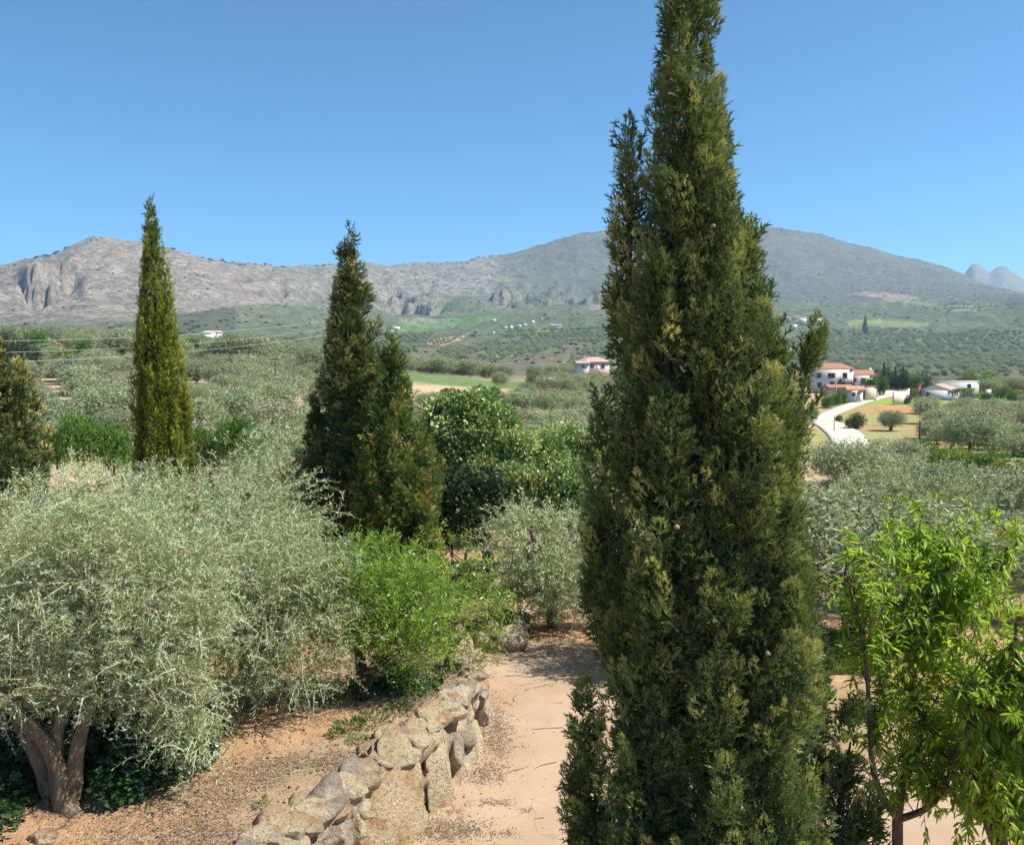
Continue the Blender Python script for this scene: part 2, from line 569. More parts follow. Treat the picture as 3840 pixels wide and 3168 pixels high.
# ------------------------------------------------------------------ terrain
# per column of the view: rows at fixed roles, each (distance, picture row) or, for the first four, a height
COLS = {
    -200: dict(n=(0, 0, 0.2, -1.6), g=((100, 410), (150, 372), (200, 346), (260, 338), (400, 340), (700, 342), (1000, 335), (1300, 322), (1500, 310), (1750, 300))),
    0: dict(n=(0, 0, 0.1, -1.8), g=((100, 414), (150, 374), (200, 348), (260, 339), (400, 342), (700, 343), (950, 335), (1250, 308), (1500, 286), (1700, 272))),
    60: dict(n=(0, 0, 0.0, -1.9), g=((100, 415), (150, 375), (200, 349), (260, 340), (400, 342), (700, 343), (950, 333), (1250, 305), (1550, 274), (1780, 252))),
    97: dict(n=(0, 0, 0.0, -2), g=((100, 416), (150, 376), (200, 350), (260, 341), (400, 343), (700, 343), (950, 333), (1280, 302), (1600, 264), (1850, 238))),
    150: dict(n=(0, 0, -0.2, -2.1), g=((100, 417), (150, 378), (200, 354), (260, 345), (400, 345), (700, 344), (950, 331), (1320, 303), (1650, 266), (1900, 241))),
    200: dict(n=(0, 0, -0.4, -2.3), g=((100, 418), (150, 380), (200, 358), (260, 348), (400, 340), (700, 343), (950, 333), (1350, 305), (1720, 272), (1950, 252))),
    250: dict(n=(0, 0, -0.6, -2.6), g=((100, 420), (150, 384), (200, 363), (260, 352), (400, 350), (700, 346), (1000, 337), (1450, 309), (1800, 282), (2050, 265))),
    320: dict(n=(0, 0, -0.8, -2.9), g=((100, 424), (150, 392), (200, 371), (260, 359), (400, 360), (700, 351), (1000, 340), (1500, 318), (2000, 288), (2300, 265))),
    400: dict(n=(0, 0, -1.0, -3.2), g=((100, 428), (150, 403), (200, 384), (260, 370), (380, 376), (600, 364), (950, 345), (1500, 326), (2200, 304), (2700, 260))),
    450: dict(n=(0, 0, -1.0, -3.3), g=((100, 430), (150, 406), (200, 389), (260, 375), (380, 380), (600, 366), (950, 346), (1500, 325), (2250, 302), (2800, 258))),
    500: dict(n=(0, 0, -1.0, -3.4), g=((100, 432), (150, 408), (200, 392), (260, 380), (380, 380), (600, 366), (950, 346), (1500, 324), (2300, 300), (2950, 253))),
    550: dict(n=(0, 0, -1.0, -3.5), g=((100, 434), (150, 410), (200, 394), (260, 376), (380, 381), (600, 366), (950, 344), (1500, 322), (2350, 298), (3000, 238))),
    600: dict(n=(0, 0, -1.0, -3.5), g=((100, 436), (150, 411), (200, 396), (260, 378), (380, 385), (600, 370), (950, 344), (1500, 321), (2400, 297), (3100, 230))),
    700: dict(n=(0, 0, -1.1, -3.4), g=((100, 440), (150, 414), (200, 398), (260, 392), (380, 396), (600, 382), (950, 350), (1600, 319), (2500, 295), (3200, 224))),
    780: dict(n=(0, 0, -1.3, -3.2), g=((100, 443), (150, 418), (200, 399), (260, 386), (380, 396), (600, 384), (950, 354), (1650, 318), (2500, 294), (3300, 226))),
    830: dict(n=(0, 0, -1.4, -3.1), g=((100, 445), (150, 420), (200, 399), (260, 386), (380, 394), (600, 382), (950, 357), (1650, 318), (2500, 293), (3350, 236))),
    880: dict(n=(0, 0, -1.4, -3.1), g=((100, 446), (150, 419), (200, 397), (260, 385), (380, 392), (600, 382), (950, 358), (1700, 317), (2500, 292), (3400, 249))),
    950: dict(n=(0, 0, -1.4, -3.1), g=((100, 446), (150, 418), (200, 400), (260, 390), (380, 390), (600, 382), (950, 358), (1600, 318), (2450, 293), (3300, 270))),
    968: dict(n=(0, 0, -1.4, -3.1), g=((100, 446), (150, 418), (200, 400), (260, 389), (380, 390), (600, 382), (950, 357), (1500, 320), (2300, 298), (3250, 282))),
    1024: dict(n=(0, 0, -1.4, -3.0), g=((100, 446), (150, 418), (200, 400), (260, 387), (380, 387), (600, 379), (950, 352), (1300, 325), (1700, 299), (3200, 296))),
    1250: dict(n=(0, 0, -1.4, -3.0), g=((100, 446), (150, 418), (200, 400), (260, 387), (380, 387), (600, 374), (950, 340), (1300, 310), (1700, 285), (3000, 285))),
}
PXS = np.array(sorted(COLS), dtype=float)
DK, ZK = [], []
for p in PXS:
    c = COLS[int(p)]
    d = [3, 15, 30, 60] + [q[0] for q in c['g']]
    z = list(c['n']) + [z_at(q[1], q[0]) for q in c['g']]
    d += [d[-1] * 1.25, d[-1] * 1.7, 9000]
    z += [z[-1] * 0.55, z[-1] * 0.3, 40]
    DK.append(d)
    ZK.append(z)
DK, ZK = np.array(DK), np.array(ZK)

TH = np.unique(np.round(np.concatenate([np.linspace(-180, -60, 40), np.linspace(-60, -36, 60), np.linspace(-36, 36, 490), np.linspace(36, 60, 60), np.linspace(60, 180, 40)]), 5))
rr = [2.5]
while rr[-1] < 6900:
    r_ = rr[-1]
    rr.append(r_ * (1.021 if r_ < 40 else 1.014 if r_ < 400 else 1.0072 if r_ < 3700 else 1.013))
RR = np.array(rr)
T2, R2 = np.meshgrid(R(1) * TH, RR, indexing='ij')
XX, YY = R2 * np.sin(T2), R2 * np.cos(T2)
cth = np.maximum(np.cos(T2), 0.62)
DD = R2 * cth
PXG = 512 + 887 * np.clip(np.tan(np.clip(T2, R(-52), R(52))), -1.4, 1.4)
dk = np.stack([np.interp(PXG[:, 0], PXS, DK[:, k]) for k in range(DK.shape[1])], 1)
zk = np.stack([np.interp(PXG[:, 0], PXS, ZK[:, k]) for k in range(DK.shape[1])], 1)
GZ = np.stack([np.interp(DD[i], dk[i], zk[i]) for i in range(len(TH))])
for _ in range(5):   # soften the kinks between rows and columns
    g = GZ.copy()
    g[:, 1:-1] = 0.25 * GZ[:, :-2] + 0.5 * GZ[:, 1:-1] + 0.25 * GZ[:, 2:]
    GZ = g
for _ in range(3):
    g = GZ.copy()
    g[1:-1] = 0.25 * GZ[:-2] + 0.5 * GZ[1:-1] + 0.25 * GZ[2:]
    GZ = g
wb = sstep(R(58), R(110), np.abs(T2))
GZ = GZ * (1 - wb) + wb * (-3 * sstep(20, 80, R2) + 60 * sstep(500, 4000, R2))
# twin rocky peaks far behind the main ridge
tw_px = np.array([955, 962, 968, 971, 975, 980, 985, 990, 995, 1000, 1006, 1013, 1024, 1050, 1100])
tw_py = np.array([279, 272, 264, 262.5, 264.5, 270, 272, 269, 266, 266, 269, 274, 282, 290, 300])
pk = z_at(np.interp(PXG, tw_px, tw_py, left=320, right=320), 5000.0)
pk = pk + 26 * fbm(XX / 85, YY / 300, 4, 71)
prof = sstep(4350, 5000, DD) * (1 - sstep(5000, 5900, DD))
GZ = np.where((PXG > 940) & (DD > 4000), np.maximum(GZ, pk * prof), GZ)
# rock relief on the mountains
far = sstep(800, 1600, R2) * (1 - wb)
rid = 1 - 2 * np.abs(fbm(XX / 330, YY / 330, 4, 3))
GZ = GZ + far * (13 * (rid - 0.7) + 9 * fbm(XX / 110, YY / 110, 4, 11) + 5.0 * (1 - 3 * np.abs(noise2(XX / 45, YY / 38, 21))) + 3.5 * fbm(XX / 22, YY / 18, 3, 31))
# cliffs: (columns, distance, height, width of rib)
def cliff(pa, pb, dist, h, rib, seed, tilt=0.0):
    global GZ
    win = sstep(pa - 6, pa + 10, PXG) * (1 - sstep(pb - 10, pb + 6, PXG))
    win = win * np.clip(0.85 + 0.9 * fbm(PXG / (rib * 1.5) + seed, PXG * 0 + seed, 2, seed + 3), 0.2, 1.3)
    dc = dist + tilt * (PXG - pa) + 85 * fbm(PXG / rib, DD / 400 + seed, 4, seed) + 14 * np.abs(noise2(PXG / (rib * 0.3), DD / 160, seed + 1))
    sv = 0.55 * np.clip((DD - dc) / 20, 0, 1) + 0.45 * np.clip((DD - dc - 50 - 40 * noise2(PXG / 14, PXG * 0, seed)) / 22, 0, 1)
    l = np.clip((DD - dc + 190) / 420, 0, 1)
    GZ = GZ + win * h * (sv - l)
cliff(26, 84, 1400, 66, 13, 9, 1.4)
cliff(376, 446, 2060, 72, 14, 8)
cliff(385, 450, 2230, 45, 9, 38)
cliff(490, 577, 2130, 80, 14, 12, -0.5)
cliff(500, 580, 2290, 50, 9, 42)
cliff(270, 330, 1750, 30, 16, 17, 3)
cliff(582, 612, 1950, 70, 12, 23)
cliff(820, 900, 2900, 35, 16, 29, -1)
# mid ground undulation
GZ = GZ + (1 - wb) * sstep(25, 80, R2) * (1 - sstep(500, 900, R2)) * (0.7 - 0.55 * sstep(740, 800, PXG)) * fbm(XX / 24, YY / 24, 3, 41) + sstep(350, 600, R2) * (1 - sstep(900, 1600, R2)) * 5 * fbm(XX / 140, YY / 140, 3, 43)
# the walled terrace on the left
WY = np.array([2, 4, 6.5, 8, 9.3, 10.66, 12.03, 13.2, 14.3, 15.4, 17, 19, 22, 26, 30])
WX = np.array([-5.2, -4.1, -3.05, -2.45, -1.90, -1.19, -0.70, -0.40, -0.45, -0.61, -0.92, -1.6, -3.2, -6, -10])
WH = np.array([1.05, 1.05, 1.05, 1.05, 1.05, 1.05, 1.02, 0.98, 0.9, 0.8, 0.65, 0.5, 0.35, 0.15, 0])
def terrace(x, y):
    yc = np.clip(y, 2, 30)
    m = sstep(0.14, 0.42, np.interp(yc, WY, WX) - x)
    return np.interp(yc, WY, WH) * m * (1 - sstep(22, 40, np.abs(x)))
fwd = sstep(-6, 0, YY)
GZ = GZ + terrace(XX, YY) * fwd
near = (R2 < 60)
nearpath = sstep(0.6, 1.8, XX - np.interp(np.clip(YY, 2, 30), WY, WX)) * (1 - sstep(18, 22, YY))
GZ = GZ + np.where(near, (1 - nearpath) * (0.06 * fbm(XX / 0.9, YY / 0.9, 4, 51)) + (1 - nearpath) * 0.10 * fbm(XX / 4, YY / 4, 2, 55), 0)


def Z(x, y):
    """terrain height by lookup in the built grid"""
    x, y = np.asarray(x, dtype=float), np.asarray(y, dtype=float)
    th, r = np.degrees(np.arctan2(x, y)), np.hypot(x, y)
    i = np.clip(np.searchsorted(TH, th) - 1, 0, len(TH) - 2)
    j = np.clip(np.searchsorted(RR, r) - 1, 0, len(RR) - 2)
    u = np.clip((th - TH[i]) / (TH[i + 1] - TH[i]), 0, 1)
    v = np.clip((r - RR[j]) / (RR[j + 1] - RR[j]), 0, 1)
    return (GZ[i, j] * (1 - u) + GZ[i + 1, j] * u) * (1 - v) + (GZ[i, j + 1] * (1 - u) + GZ[i + 1, j + 1] * u) * v


def spot(px, y):
    """ground point under picture column px at distance y"""
    x = x_at(px, y, 0.0)
    for _ in range(4):
        x = x_at(px, y, float(Z(x, y)))
    return x, y, float(Z(x, y))


def ground_hit(px, py, y0=30.0, y1=4000.0):
    ys = np.exp(np.linspace(math.log(y0), math.log(y1), 3000))
    zs = z_at(py, ys)
    xs = (px - 512) / 887 * (ys * CP + (EYE - zs) * SP)
    below = np.nonzero(Z(xs, ys) >= zs)[0]
    k = below[0] if len(below) else len(ys) - 1
    return float(xs[k]), float(ys[k]), float(Z(xs[k], ys[k]))


PYG = 422 - 887 * ((GZ - EYE) * CP + YY * SP) / np.maximum(YY * CP + (EYE - GZ) * SP, 1.0)
PX3 = 512 + 887 * XX / np.maximum(YY * CP + (EYE - GZ) * SP, 1.0)


def poly_mask(poly, soft=0):
    x, y = PX3, PYG
    inside = np.zeros(x.shape, bool)
    n = len(poly)
    j = n - 1
    for i in range(n):
        xi, yi = poly[i]
        xj, yj = poly[j]
        c = ((yi > y) != (yj > y)) & (x < (xj - xi) * (y - yi) / (yj - yi + 1e-9) + xi)
        inside ^= c
        j = i
    return inside & (YY > 0)


# colour of the land itself
A = np.zeros(GZ.shape + (4,))
def paint(mask, c, a):
    m = np.asarray(mask, dtype=float)[..., None]
    A[...] = A * (1 - m) + m * np.array([*c, a])
nz = fbm(XX / 130, YY / 130, 4, 61)
nz2 = fbm(XX / 35, YY / 35, 4, 67)
SOIL, SOILR, PALE = (0.38, 0.235, 0.130), (0.42, 0.20, 0.095), (0.42, 0.30, 0.20)
paint(np.ones(GZ.shape), SOIL, 0.5)
paint(sstep(0.0, 0.5, fbm(XX / 3, YY / 3, 3, 81) + 0.15) * (R2 < 45) * 0.5, (0.46, 0.28, 0.15), 0.5)
wd = np.interp(np.clip(YY, 2, 30), WY, WX) - XX
paint(sstep(-0.1, 0.3, wd) * (1 - sstep(0.7, 2.2, wd + 1.2 * fbm(XX / 0.9, YY / 0.9, 3, 83))) * (YY > 0) * (R2 < 30) * 0.8, (0.31, 0.225, 0.15), 0.8)
paint(sstep(40, 60, R2), PALE, 0.7)
paint(sstep(60, 90, R2) * sstep(800, 830, PXG), SOILR, 0.4)
paint(sstep(0.05, 0.3, nz2) * sstep(45, 70, R2) * (1 - sstep(300, 450, R2)) * 0.7, (0.20, 0.22, 0.09), 0.6)
paint(sstep(280, 420, R2), (0.20, 0.18, 0.115), 0.8)
paint(sstep(280, 420, R2) * sstep(-0.1, 0.3, nz), (0.15, 0.165, 0.085), 0.8)
ROCK, ROCKD, SCRUB, GSCRUB = (0.32, 0.265, 0.225), (0.27, 0.24, 0.215), (0.095, 0.105, 0.060), (0.135, 0.165, 0.075)
mt = sstep(850, 1150, R2)
paint(mt, GSCRUB, 0.9)
# bare rock on the left mountain and along the ridges
up = np.clip((330 - PYG) / 60, 0, 1)
leftm = (1 - sstep(255, 345, PXG + 40 * nz))
paint(mt * leftm * sstep(0.02, 0.25, up + 0.5 * nz2 * up), ROCK, 0.85)
mid = sstep(255, 345, PXG + 40 * nz) * (1 - sstep(480, 560, PXG))
paint(mt * mid * sstep(0.28, 0.55, up + 0.6 * nz), (0.30, 0.265, 0.225), 0.95)
paint(mt * sstep(480, 600, PXG) * sstep(0.3, 0.6, up + 0.5 * nz), (0.125, 0.125, 0.105), 1.0)
paint(mt * sstep(520, 620, PXG) * sstep(0.55, 0.9, up) * sstep(0.1, 0.35, nz2) * 0.6, (0.20, 0.19, 0.155), 0.9)
gx, gy = np.gradient(GZ, axis=1) / np.gradient(RR)[None, :], 0
paint(mt * sstep(0.6, 1.1, gx) * 0.8, (0.30, 0.25, 0.215), 0.5)
foot = poly_mask([(75, 336), (110, 326), (150, 317), (190, 313), (235, 306), (240, 325), (232, 342), (60, 342)])
paint(foot, (0.085, 0.10, 0.058), 0.5)
foot2 = poly_mask([(235, 306), (270, 303), (330, 308), (400, 316), (395, 330), (235, 340)])
paint(foot2 * 0.9, (0.14, 0.165, 0.085), 0.8)
paint(sstep(4000, 4300, DD), (0.25, 0.23, 0.20), 0.8)
# fields
FIELD = poly_mask([(386, 331), (388, 326), (430, 323), (470, 318), (502, 313), (500, 317.5), (470, 324), (430, 328), (405, 331)])
paint(FIELD, (0.105, 0.195, 0.055), 0.1)
paint(poly_mask([(386, 331), (388, 328), (404, 329), (408, 331)]), (0.22, 0.25, 0.06), 0.1)
paint(poly_mask([(420, 347), (436, 337), (468, 333), (462, 339), (440, 346)]), (0.42, 0.33, 0.235), 0.1)
paint(poly_mask([(480, 352), (500, 346), (565, 341), (560, 347), (530, 353), (490, 360)]), (0.17, 0.24, 0.085), 0.3)
paint(poly_mask([(503, 333), (520, 327), (555, 329), (560, 333), (530, 336)]), (0.16, 0.24, 0.08), 0.3)
paint(poly_mask([(555, 366), (575, 352), (610, 345), (615, 370), (560, 376)]), (0.30, 0.235, 0.165), 0.7)
paint(poly_mask([(846, 326), (849, 320), (880, 319.5), (905, 321), (930, 323), (925, 326)]), (0.21, 0.235, 0.08), 0.15)
paint(poly_mask([(848, 294), (870, 291), (905, 294), (925, 299), (900, 299)]), (0.30, 0.235, 0.18), 0.3)
paint(poly_mask([(880, 297), (925, 300), (940, 302), (930, 306), (890, 302)]), (0.20, 0.225, 0.11), 0.3)
paint(poly_mask([(935, 310), (965, 305), (1000, 303), (985, 310), (950, 312)]), (0.22, 0.25, 0.13), 0.3)
paint(poly_mask([(785, 347), (800, 349), (822, 356), (822, 359), (785, 351)]), (0.40, 0.30, 0.22), 0.1)
# near fields and clearings (world places)
def disc(px, y, rx, ry, c, a, k=1.0):
    x0, y0, _ = spot(px, y)
    q = ((XX - x0) / rx) ** 2 + ((YY - y0) / ry) ** 2 + 0.8 * fbm(XX / (0.35 * rx + 1), YY / (0.35 * ry + 1), 3, 91)
    paint((1 - sstep(0.75, 1.1, q)) * k, c, a)
GRASSF = (0.115, 0.175, 0.055)
disc(420, 236, 34, 24, GRASSF, 0.15)
disc(455, 228, 26, 13, GRASSF, 0.15)
disc(432, 196, 15, 14, (0.47, 0.315, 0.20), 0.1)
disc(460, 205, 18, 6, (0.47, 0.315, 0.20), 0.1)
disc(195, 206, 16, 8, GRASSF, 0.1)
disc(140, 205, 20, 6, GRASSF, 0.1)
disc(190, 395, 26, 50, GRASSF, 0.2)
disc(885, 150, 26, 7, (0.20, 0.27, 0.05), 0.2)
disc(960, 185, 34, 9, (0.20, 0.28, 0.05), 0.2)
disc(1012, 205, 22, 16, (0.18, 0.27, 0.055), 0.2)
disc(1015, 275, 34, 22, (0.22, 0.29, 0.09), 0.2)
disc(975, 80, 18, 9, (0.16, 0.25, 0.05), 0.3)
disc(290, 170, 16, 7, (0.42, 0.29, 0.18), 0.2)
disc(850, 118, 9, 8, (0.30, 0.27, 0.13), 0.4)
disc(850, 14.5, 3.0, 1.6, (0.22, 0.21, 0.09), 0.6, 0.55)
disc(872, 150, 13, 30, (0.27, 0.25, 0.105), 0.4, 0.75)
disc(848, 112, 8, 14, (0.25, 0.24, 0.10), 0.4, 0.7)
disc(800, 26, 9, 5, (0.30, 0.22, 0.13), 0.7, 0.7)


def terrain_piece(name, j0, j1, mat, smooth=True):
    nt_, nr = len(TH), j1 - j0
    v = np.stack([XX[:, j0:j1], YY[:, j0:j1], GZ[:, j0:j1]], -1).reshape(-1, 3)
    i, j = np.meshgrid(np.arange(nt_ - 1), np.arange(nr - 1), indexing='ij')
    a = (i * nr + j).ravel()
    f = np.stack([a, a + 1, a + nr + 1, a + nr], 1)
    me = mesh_np(name, v, f, mat, smooth=smooth, col=A[:, j0:j1].reshape(-1, 4))
    return link(name, me)


J1, J2 = int(np.searchsorted(RR, 45)), int(np.searchsorted(RR, 420))
o = terrain_piece("ground", 0, J1 + 1, M_GROUND); tag(o, kind='structure')
o = terrain_piece("hillside", J1, J2 + 1, M_HILL); tag(o, kind='structure')
o = terrain_piece("mountains", J2, len(RR), M_MOUNT); tag(o, kind='structure')
# ground under the viewer, closing the middle of the sheet
th_ = R(1) * TH
cv = np.concatenate([np.stack([RR[0] * np.sin(th_), RR[0] * np.cos(th_), GZ[:, 0]], 1), [[0, 0, 0]]])
cf = np.array([(i, i + 1, len(TH)) for i in range(len(TH) - 1)])
o = link("yard", mesh_np("yard", cv, cf, M_PATH)); tag(o, kind='structure')

# ------------------------------------------------------------------ the concrete path and the road
def sheet(name, x0, x1, y0, y1, inside, mat, lift, step):
    nx, ny = int((x1 - x0) / step) + 1, int((y1 - y0) / step) + 1
    gx_, gy_ = np.meshgrid(np.linspace(x0, x1, nx), np.linspace(y0, y1, ny), indexing='ij')
    k = inside(gx_, gy_)
    idx = -np.ones(gx_.shape, int)
    f = []
    ok = k[:-1, :-1] & k[1:, :-1] & k[1:, 1:] & k[:-1, 1:]
    i, j = np.nonzero(ok)
    a = i * ny + j
    f = np.stack([a, a + ny, a + ny + 1, a + 1], 1)
    used = np.unique(f)
    mp = -np.ones(nx * ny, int)
    mp[used] = np.arange(len(used))
    v = np.stack([gx_.ravel(), gy_.ravel(), Z(gx_.ravel(), gy_.ravel()) + lift], 1)[used]
    return link(name, mesh_np(name, v, mp[f], mat, smooth=True))


def in_path(x, y):
    e = 0.25 * fbm(x / 0.7, y / 0.7, 4, 101)
    left = x > np.interp(y, WY, WX) - 0.10
    # right edge: the drive opens wide near the viewer and narrows towards the far end
    right = x < np.interp(y, [2, 9, 11.3, 12.6, 13.4, 15, 17, 19.5], [12, 11, 9, 6.0, 2.6, 2.1, 2.0, 1.6]) + e
    far_ = y < 19.0 + 0.5 * e + 0.25 * x
    return left & right & far_
o = sheet("path", -5.5, 12, 2.6, 20.2, in_path, M_PATH, 0.012, 0.09); tag(o, kind='structure')


def ribbon(name, pts, mat, lift=0.06, n=120):
    """pts rows: left x,y, right x,y on the ground"""
    c = spline(pts, n)
    m = 9
    t = np.linspace(0, 1, m)
    x = c[:, 0:1] * (1 - t) + c[:, 2:3] * t
    y = c[:, 1:2] * (1 - t) + c[:, 3:4] * t
    z = Z(x, y)
    v = np.stack([x, y, z + lift], -1).reshape(-1, 3)
    i, j = np.meshgrid(np.arange(n - 1), np.arange(m - 1), indexing='ij')
    a = (i * m + j).ravel()
    f = np.stack([a, a + 1, a + m + 1, a + m], 1)
    # small edge thickness
    sk = v.copy(); sk[:, 2] -= 0.2
    nb = len(v)
    e1 = np.arange(n - 1) * m
    e2 = e1 + m - 1
    fs = np.concatenate([f, np.stack([e1, e1 + m, e1 + m + nb, e1 + nb], 1), np.stack([e2 + m, e2, e2 + nb, e2 + m + nb], 1)])
    return link(name, mesh_np(name, np.concatenate([v, sk]), fs, mat, smooth=False))


def rp(l, r):
    a, b = ground_hit(*l), ground_hit(*r)
    return (a[0], a[1], b[0], b[1])
ROAD_PTS = [(21.0, 52.0, 26.0, 53.0), rp((838, 462), (888, 462)), rp((834, 448), (872, 448)), rp((828, 436), (863, 435)), rp((820, 428), (850, 427)), rp((812, 421.5), (836, 420.5)), rp((818, 415), (839, 414)),
            rp((830, 409.5), (852, 408)), rp((852, 402), (868, 402)), rp((866, 397.5), (884, 397.5)), rp((878, 393), (898, 393.5)), rp((884, 388), (910, 388.5))]
o = ribbon("road", ROAD_PTS, M_ROAD, 0.13); tag(o, kind='structure')
road_c = spline(ROAD_PTS, 80)
ROAD_XY = np.stack([(road_c[:, 0] + road_c[:, 2]) / 2, (road_c[:, 1] + road_c[:, 3]) / 2], 1)

# ------------------------------------------------------------------ the stone retaining wall
def rock(g, sub=3, cuts=13, rough=0.11):
    import bmesh
    bm = bmesh.new()
    bmesh.ops.create_icosphere(bm, subdivisions=sub, radius=1.0)
    v = np.array([q.co[:] for q in bm.verts])
    f = np.array([[q.index for q in p.verts] for p in bm.faces])
    bm.free()
    off = g.uniform(-50, 50, 3)
    v = v * (1.25 + 0.25 * noise3(v * 0.9 + off, 3))[:, None]
    nn = unit(g.normal(size=(cuts, 3)))
    for n in nn:       # broken faces
        d = g.uniform(0.60, 0.88)
        h = v @ n - d
        v = v - np.outer(np.clip(h, 0, None), n)
    if sub >= 3:
        q = v * 2.6 + off
        pit = np.abs(noise3(q, 7)) * 1.2 + 0.5 * np.abs(noise3(q * 2.4, 9))
        v = v * (1 - rough * 2.4 * np.clip(0.20 - pit, 0, 1) * 3 + rough * 0.35 * noise3(v * 6 + off, 13) + rough * 0.45 * noise3(v * 13 + off, 17))[:, None]
    return v, f


def wall_frame(y):
    dx = (np.interp(y + 0.3, WY, WX) - np.interp(y - 0.3, WY, WX)) / 0.6
    t = np.array([dx, 1, 0]) / math.hypot(dx, 1)
    return t, np.array([t[1], -t[0], 0])


def wall_pt(y, z, back=0.0):
    t, n = wall_frame(y)
    p = np.array([float(np.interp(y, WY, WX)), y, 0.0])
    return p - n * (0.13 * z + back) + np.array([0, 0, z])


wall = thing("stone_retaining_wall", "rough limestone boulder wall holding up the reddish terrace beside the concrete path", "wall")
ygr, zgr = np.meshgrid(np.linspace(6.6, 18, 230), np.linspace(0.0, 1.75, 71), indexing='ij')   # up the face, then back over the top
wp = np.array([[wall_pt(a, min(b, 1.05 * float(np.interp(a, WY, WH))), max(0.0, b - 1.05 * float(np.interp(a, WY, WH)))) for a, b in zip(ra, rb)] for ra, rb in zip(ygr, zgr)])
wpx, wpy = proj(wp[..., 0], wp[..., 1], wp[..., 2])
STONES = [(905, 850, 290, 460), (1160, 690, 170, 430), (690, 850, 150, 200), (800, 615, 150, 150), (990, 545, 110, 120), (1040, 620, 150, 200), (1110, 495, 110, 140), (1050, 425, 100, 90),
          (1140, 370, 110, 130), (1270, 400, 150, 190), (1300, 510, 90, 160), (1320, 660, 120, 190), (1362, 560, 70, 190), (650, 700, 150, 120), (590, 800, 130, 120), (450, 920, 170, 130),
          (560, 960, 140, 160), (310, 1040, 150, 120), (420, 1095, 230, 130), (505, 1020, 150, 140), (610, 1060, 130, 210), (705, 1070, 130, 200), (860, 1095, 190, 100), (200, 1100, 140, 110),
          (330, 960, 110, 100), (905, 580, 110, 100), (845, 535, 90, 70), (1190, 270, 100, 80), (1290, 250, 110, 110), (940, 490, 90, 70), (1300, 335, 110, 100), (1255, 640, 60, 160),
          (760, 745, 110, 130), (110, 1120, 130, 90), (960, 640, 90, 110), (1215, 330, 80, 70), (1010, 455, 80, 60), (1330, 740, 90, 90), (700, 770, 90, 70), (1010, 980, 90, 210), (480, 1110, 150, 110),
          (740, 960, 100, 110), (1240, 200, 90, 70), (1290, 160, 80, 70), (560, 880, 100, 80), (250, 1010, 90, 70)]
g = np.random.default_rng(21)
ri = 0
def put_stone(y, z, st, sn, sz, sub, back=0.12):
    global ri
    v, f = rock(g, sub)
    t, n = wall_frame(y)
    a = g.uniform(-0.25, 0.25)
    t2 = t * math.cos(a) + n * math.sin(a)
    n2 = -t * math.sin(a) + n * math.cos(a)
    v = np.outer(v[:, 0] * st, t2) + np.outer(v[:, 1] * sn, n2) + np.outer(v[:, 2] * sz, np.array([0, 0, 1.0]) - 0.1 * n)
    c = wall_pt(y, z, back)
    link("stone" if ri == 0 else "stone.%03d" % ri, mesh_np("stone", v, f, M_STONE, smooth=False), wall, tuple(c))
    ri += 1
for (zx, zy, w, h) in STONES:
    px, py = (900 + 0.6654 * zx) / 3.75, (2400 + 0.6654 * zy) / 3.75
    k = np.argmin((wpx - px) ** 2 + (wpy - py) ** 2)
    y, z = ygr.ravel()[k], zgr.ravel()[k]
    fd = fdepth(y, z)
    wm, hm = w * 0.1774 * fd / 887, h * 0.1774 * fd / 887
    Hw = 1.05 * float(np.interp(y, WY, WH))
    if z > Hw:      # lies on top of the wall
        put_stone(y, Hw - 0.03, min(max(0.95 * wm, 0.2), 0.42), min(max(0.8 * wm, 0.18), 0.36), min(max(0.4 * hm, 0.13), 0.24), 3, z - Hw)
    else:
        st = min(max(1.25 * wm, 0.27), 0.85)
        put_stone(y, z, st, min(max(0.5 * wm, 0.2), 0.30), min(max(0.68 * hm, 0.18), 1.5 * st), 4 if w * h > 60000 else 3, 0.13)
# smaller stones filling between, and the end of the wall curving away
for k in range(90):
    y = g.uniform(6.7, 15.5)
    z = g.uniform(0.05, 1.0) ** 0.8 * float(np.interp(y, WY, WH))
    put_stone(y, z, g.uniform(0.2, 0.32), g.uniform(0.14, 0.2), g.uniform(0.16, 0.26), 3, 0.22)
for k in range(56):   # the ragged top course, half sunk in the terrace
    y = 6.8 + k * 0.155
    put_stone(y + g.uniform(-0.06, 0.06), float(np.interp(y, WY, WH)) - g.uniform(-0.02, 0.08), g.uniform(0.18, 0.32), g.uniform(0.17, 0.28), g.uniform(0.11, 0.18), 3, g.uniform(0.02, 0.45))
for k in range(34):
    y = 14.2 + k * 0.125
    for z in (0.15, 0.5):
        if z < float(np.interp(y, WY, WH)) + 0.1:
            put_stone(y + g.uniform(-0.1, 0.1), z, g.uniform(0.18, 0.32), 0.18, g.uniform(0.15, 0.26), 3, 0.05)
for k in range(24):   # along the foot towards the viewer
    y = 4.2 + k * 0.12
    put_stone(y, g.uniform(0.1, 0.9), g.uniform(0.2, 0.35), 0.22, g.uniform(0.15, 0.3), 2)

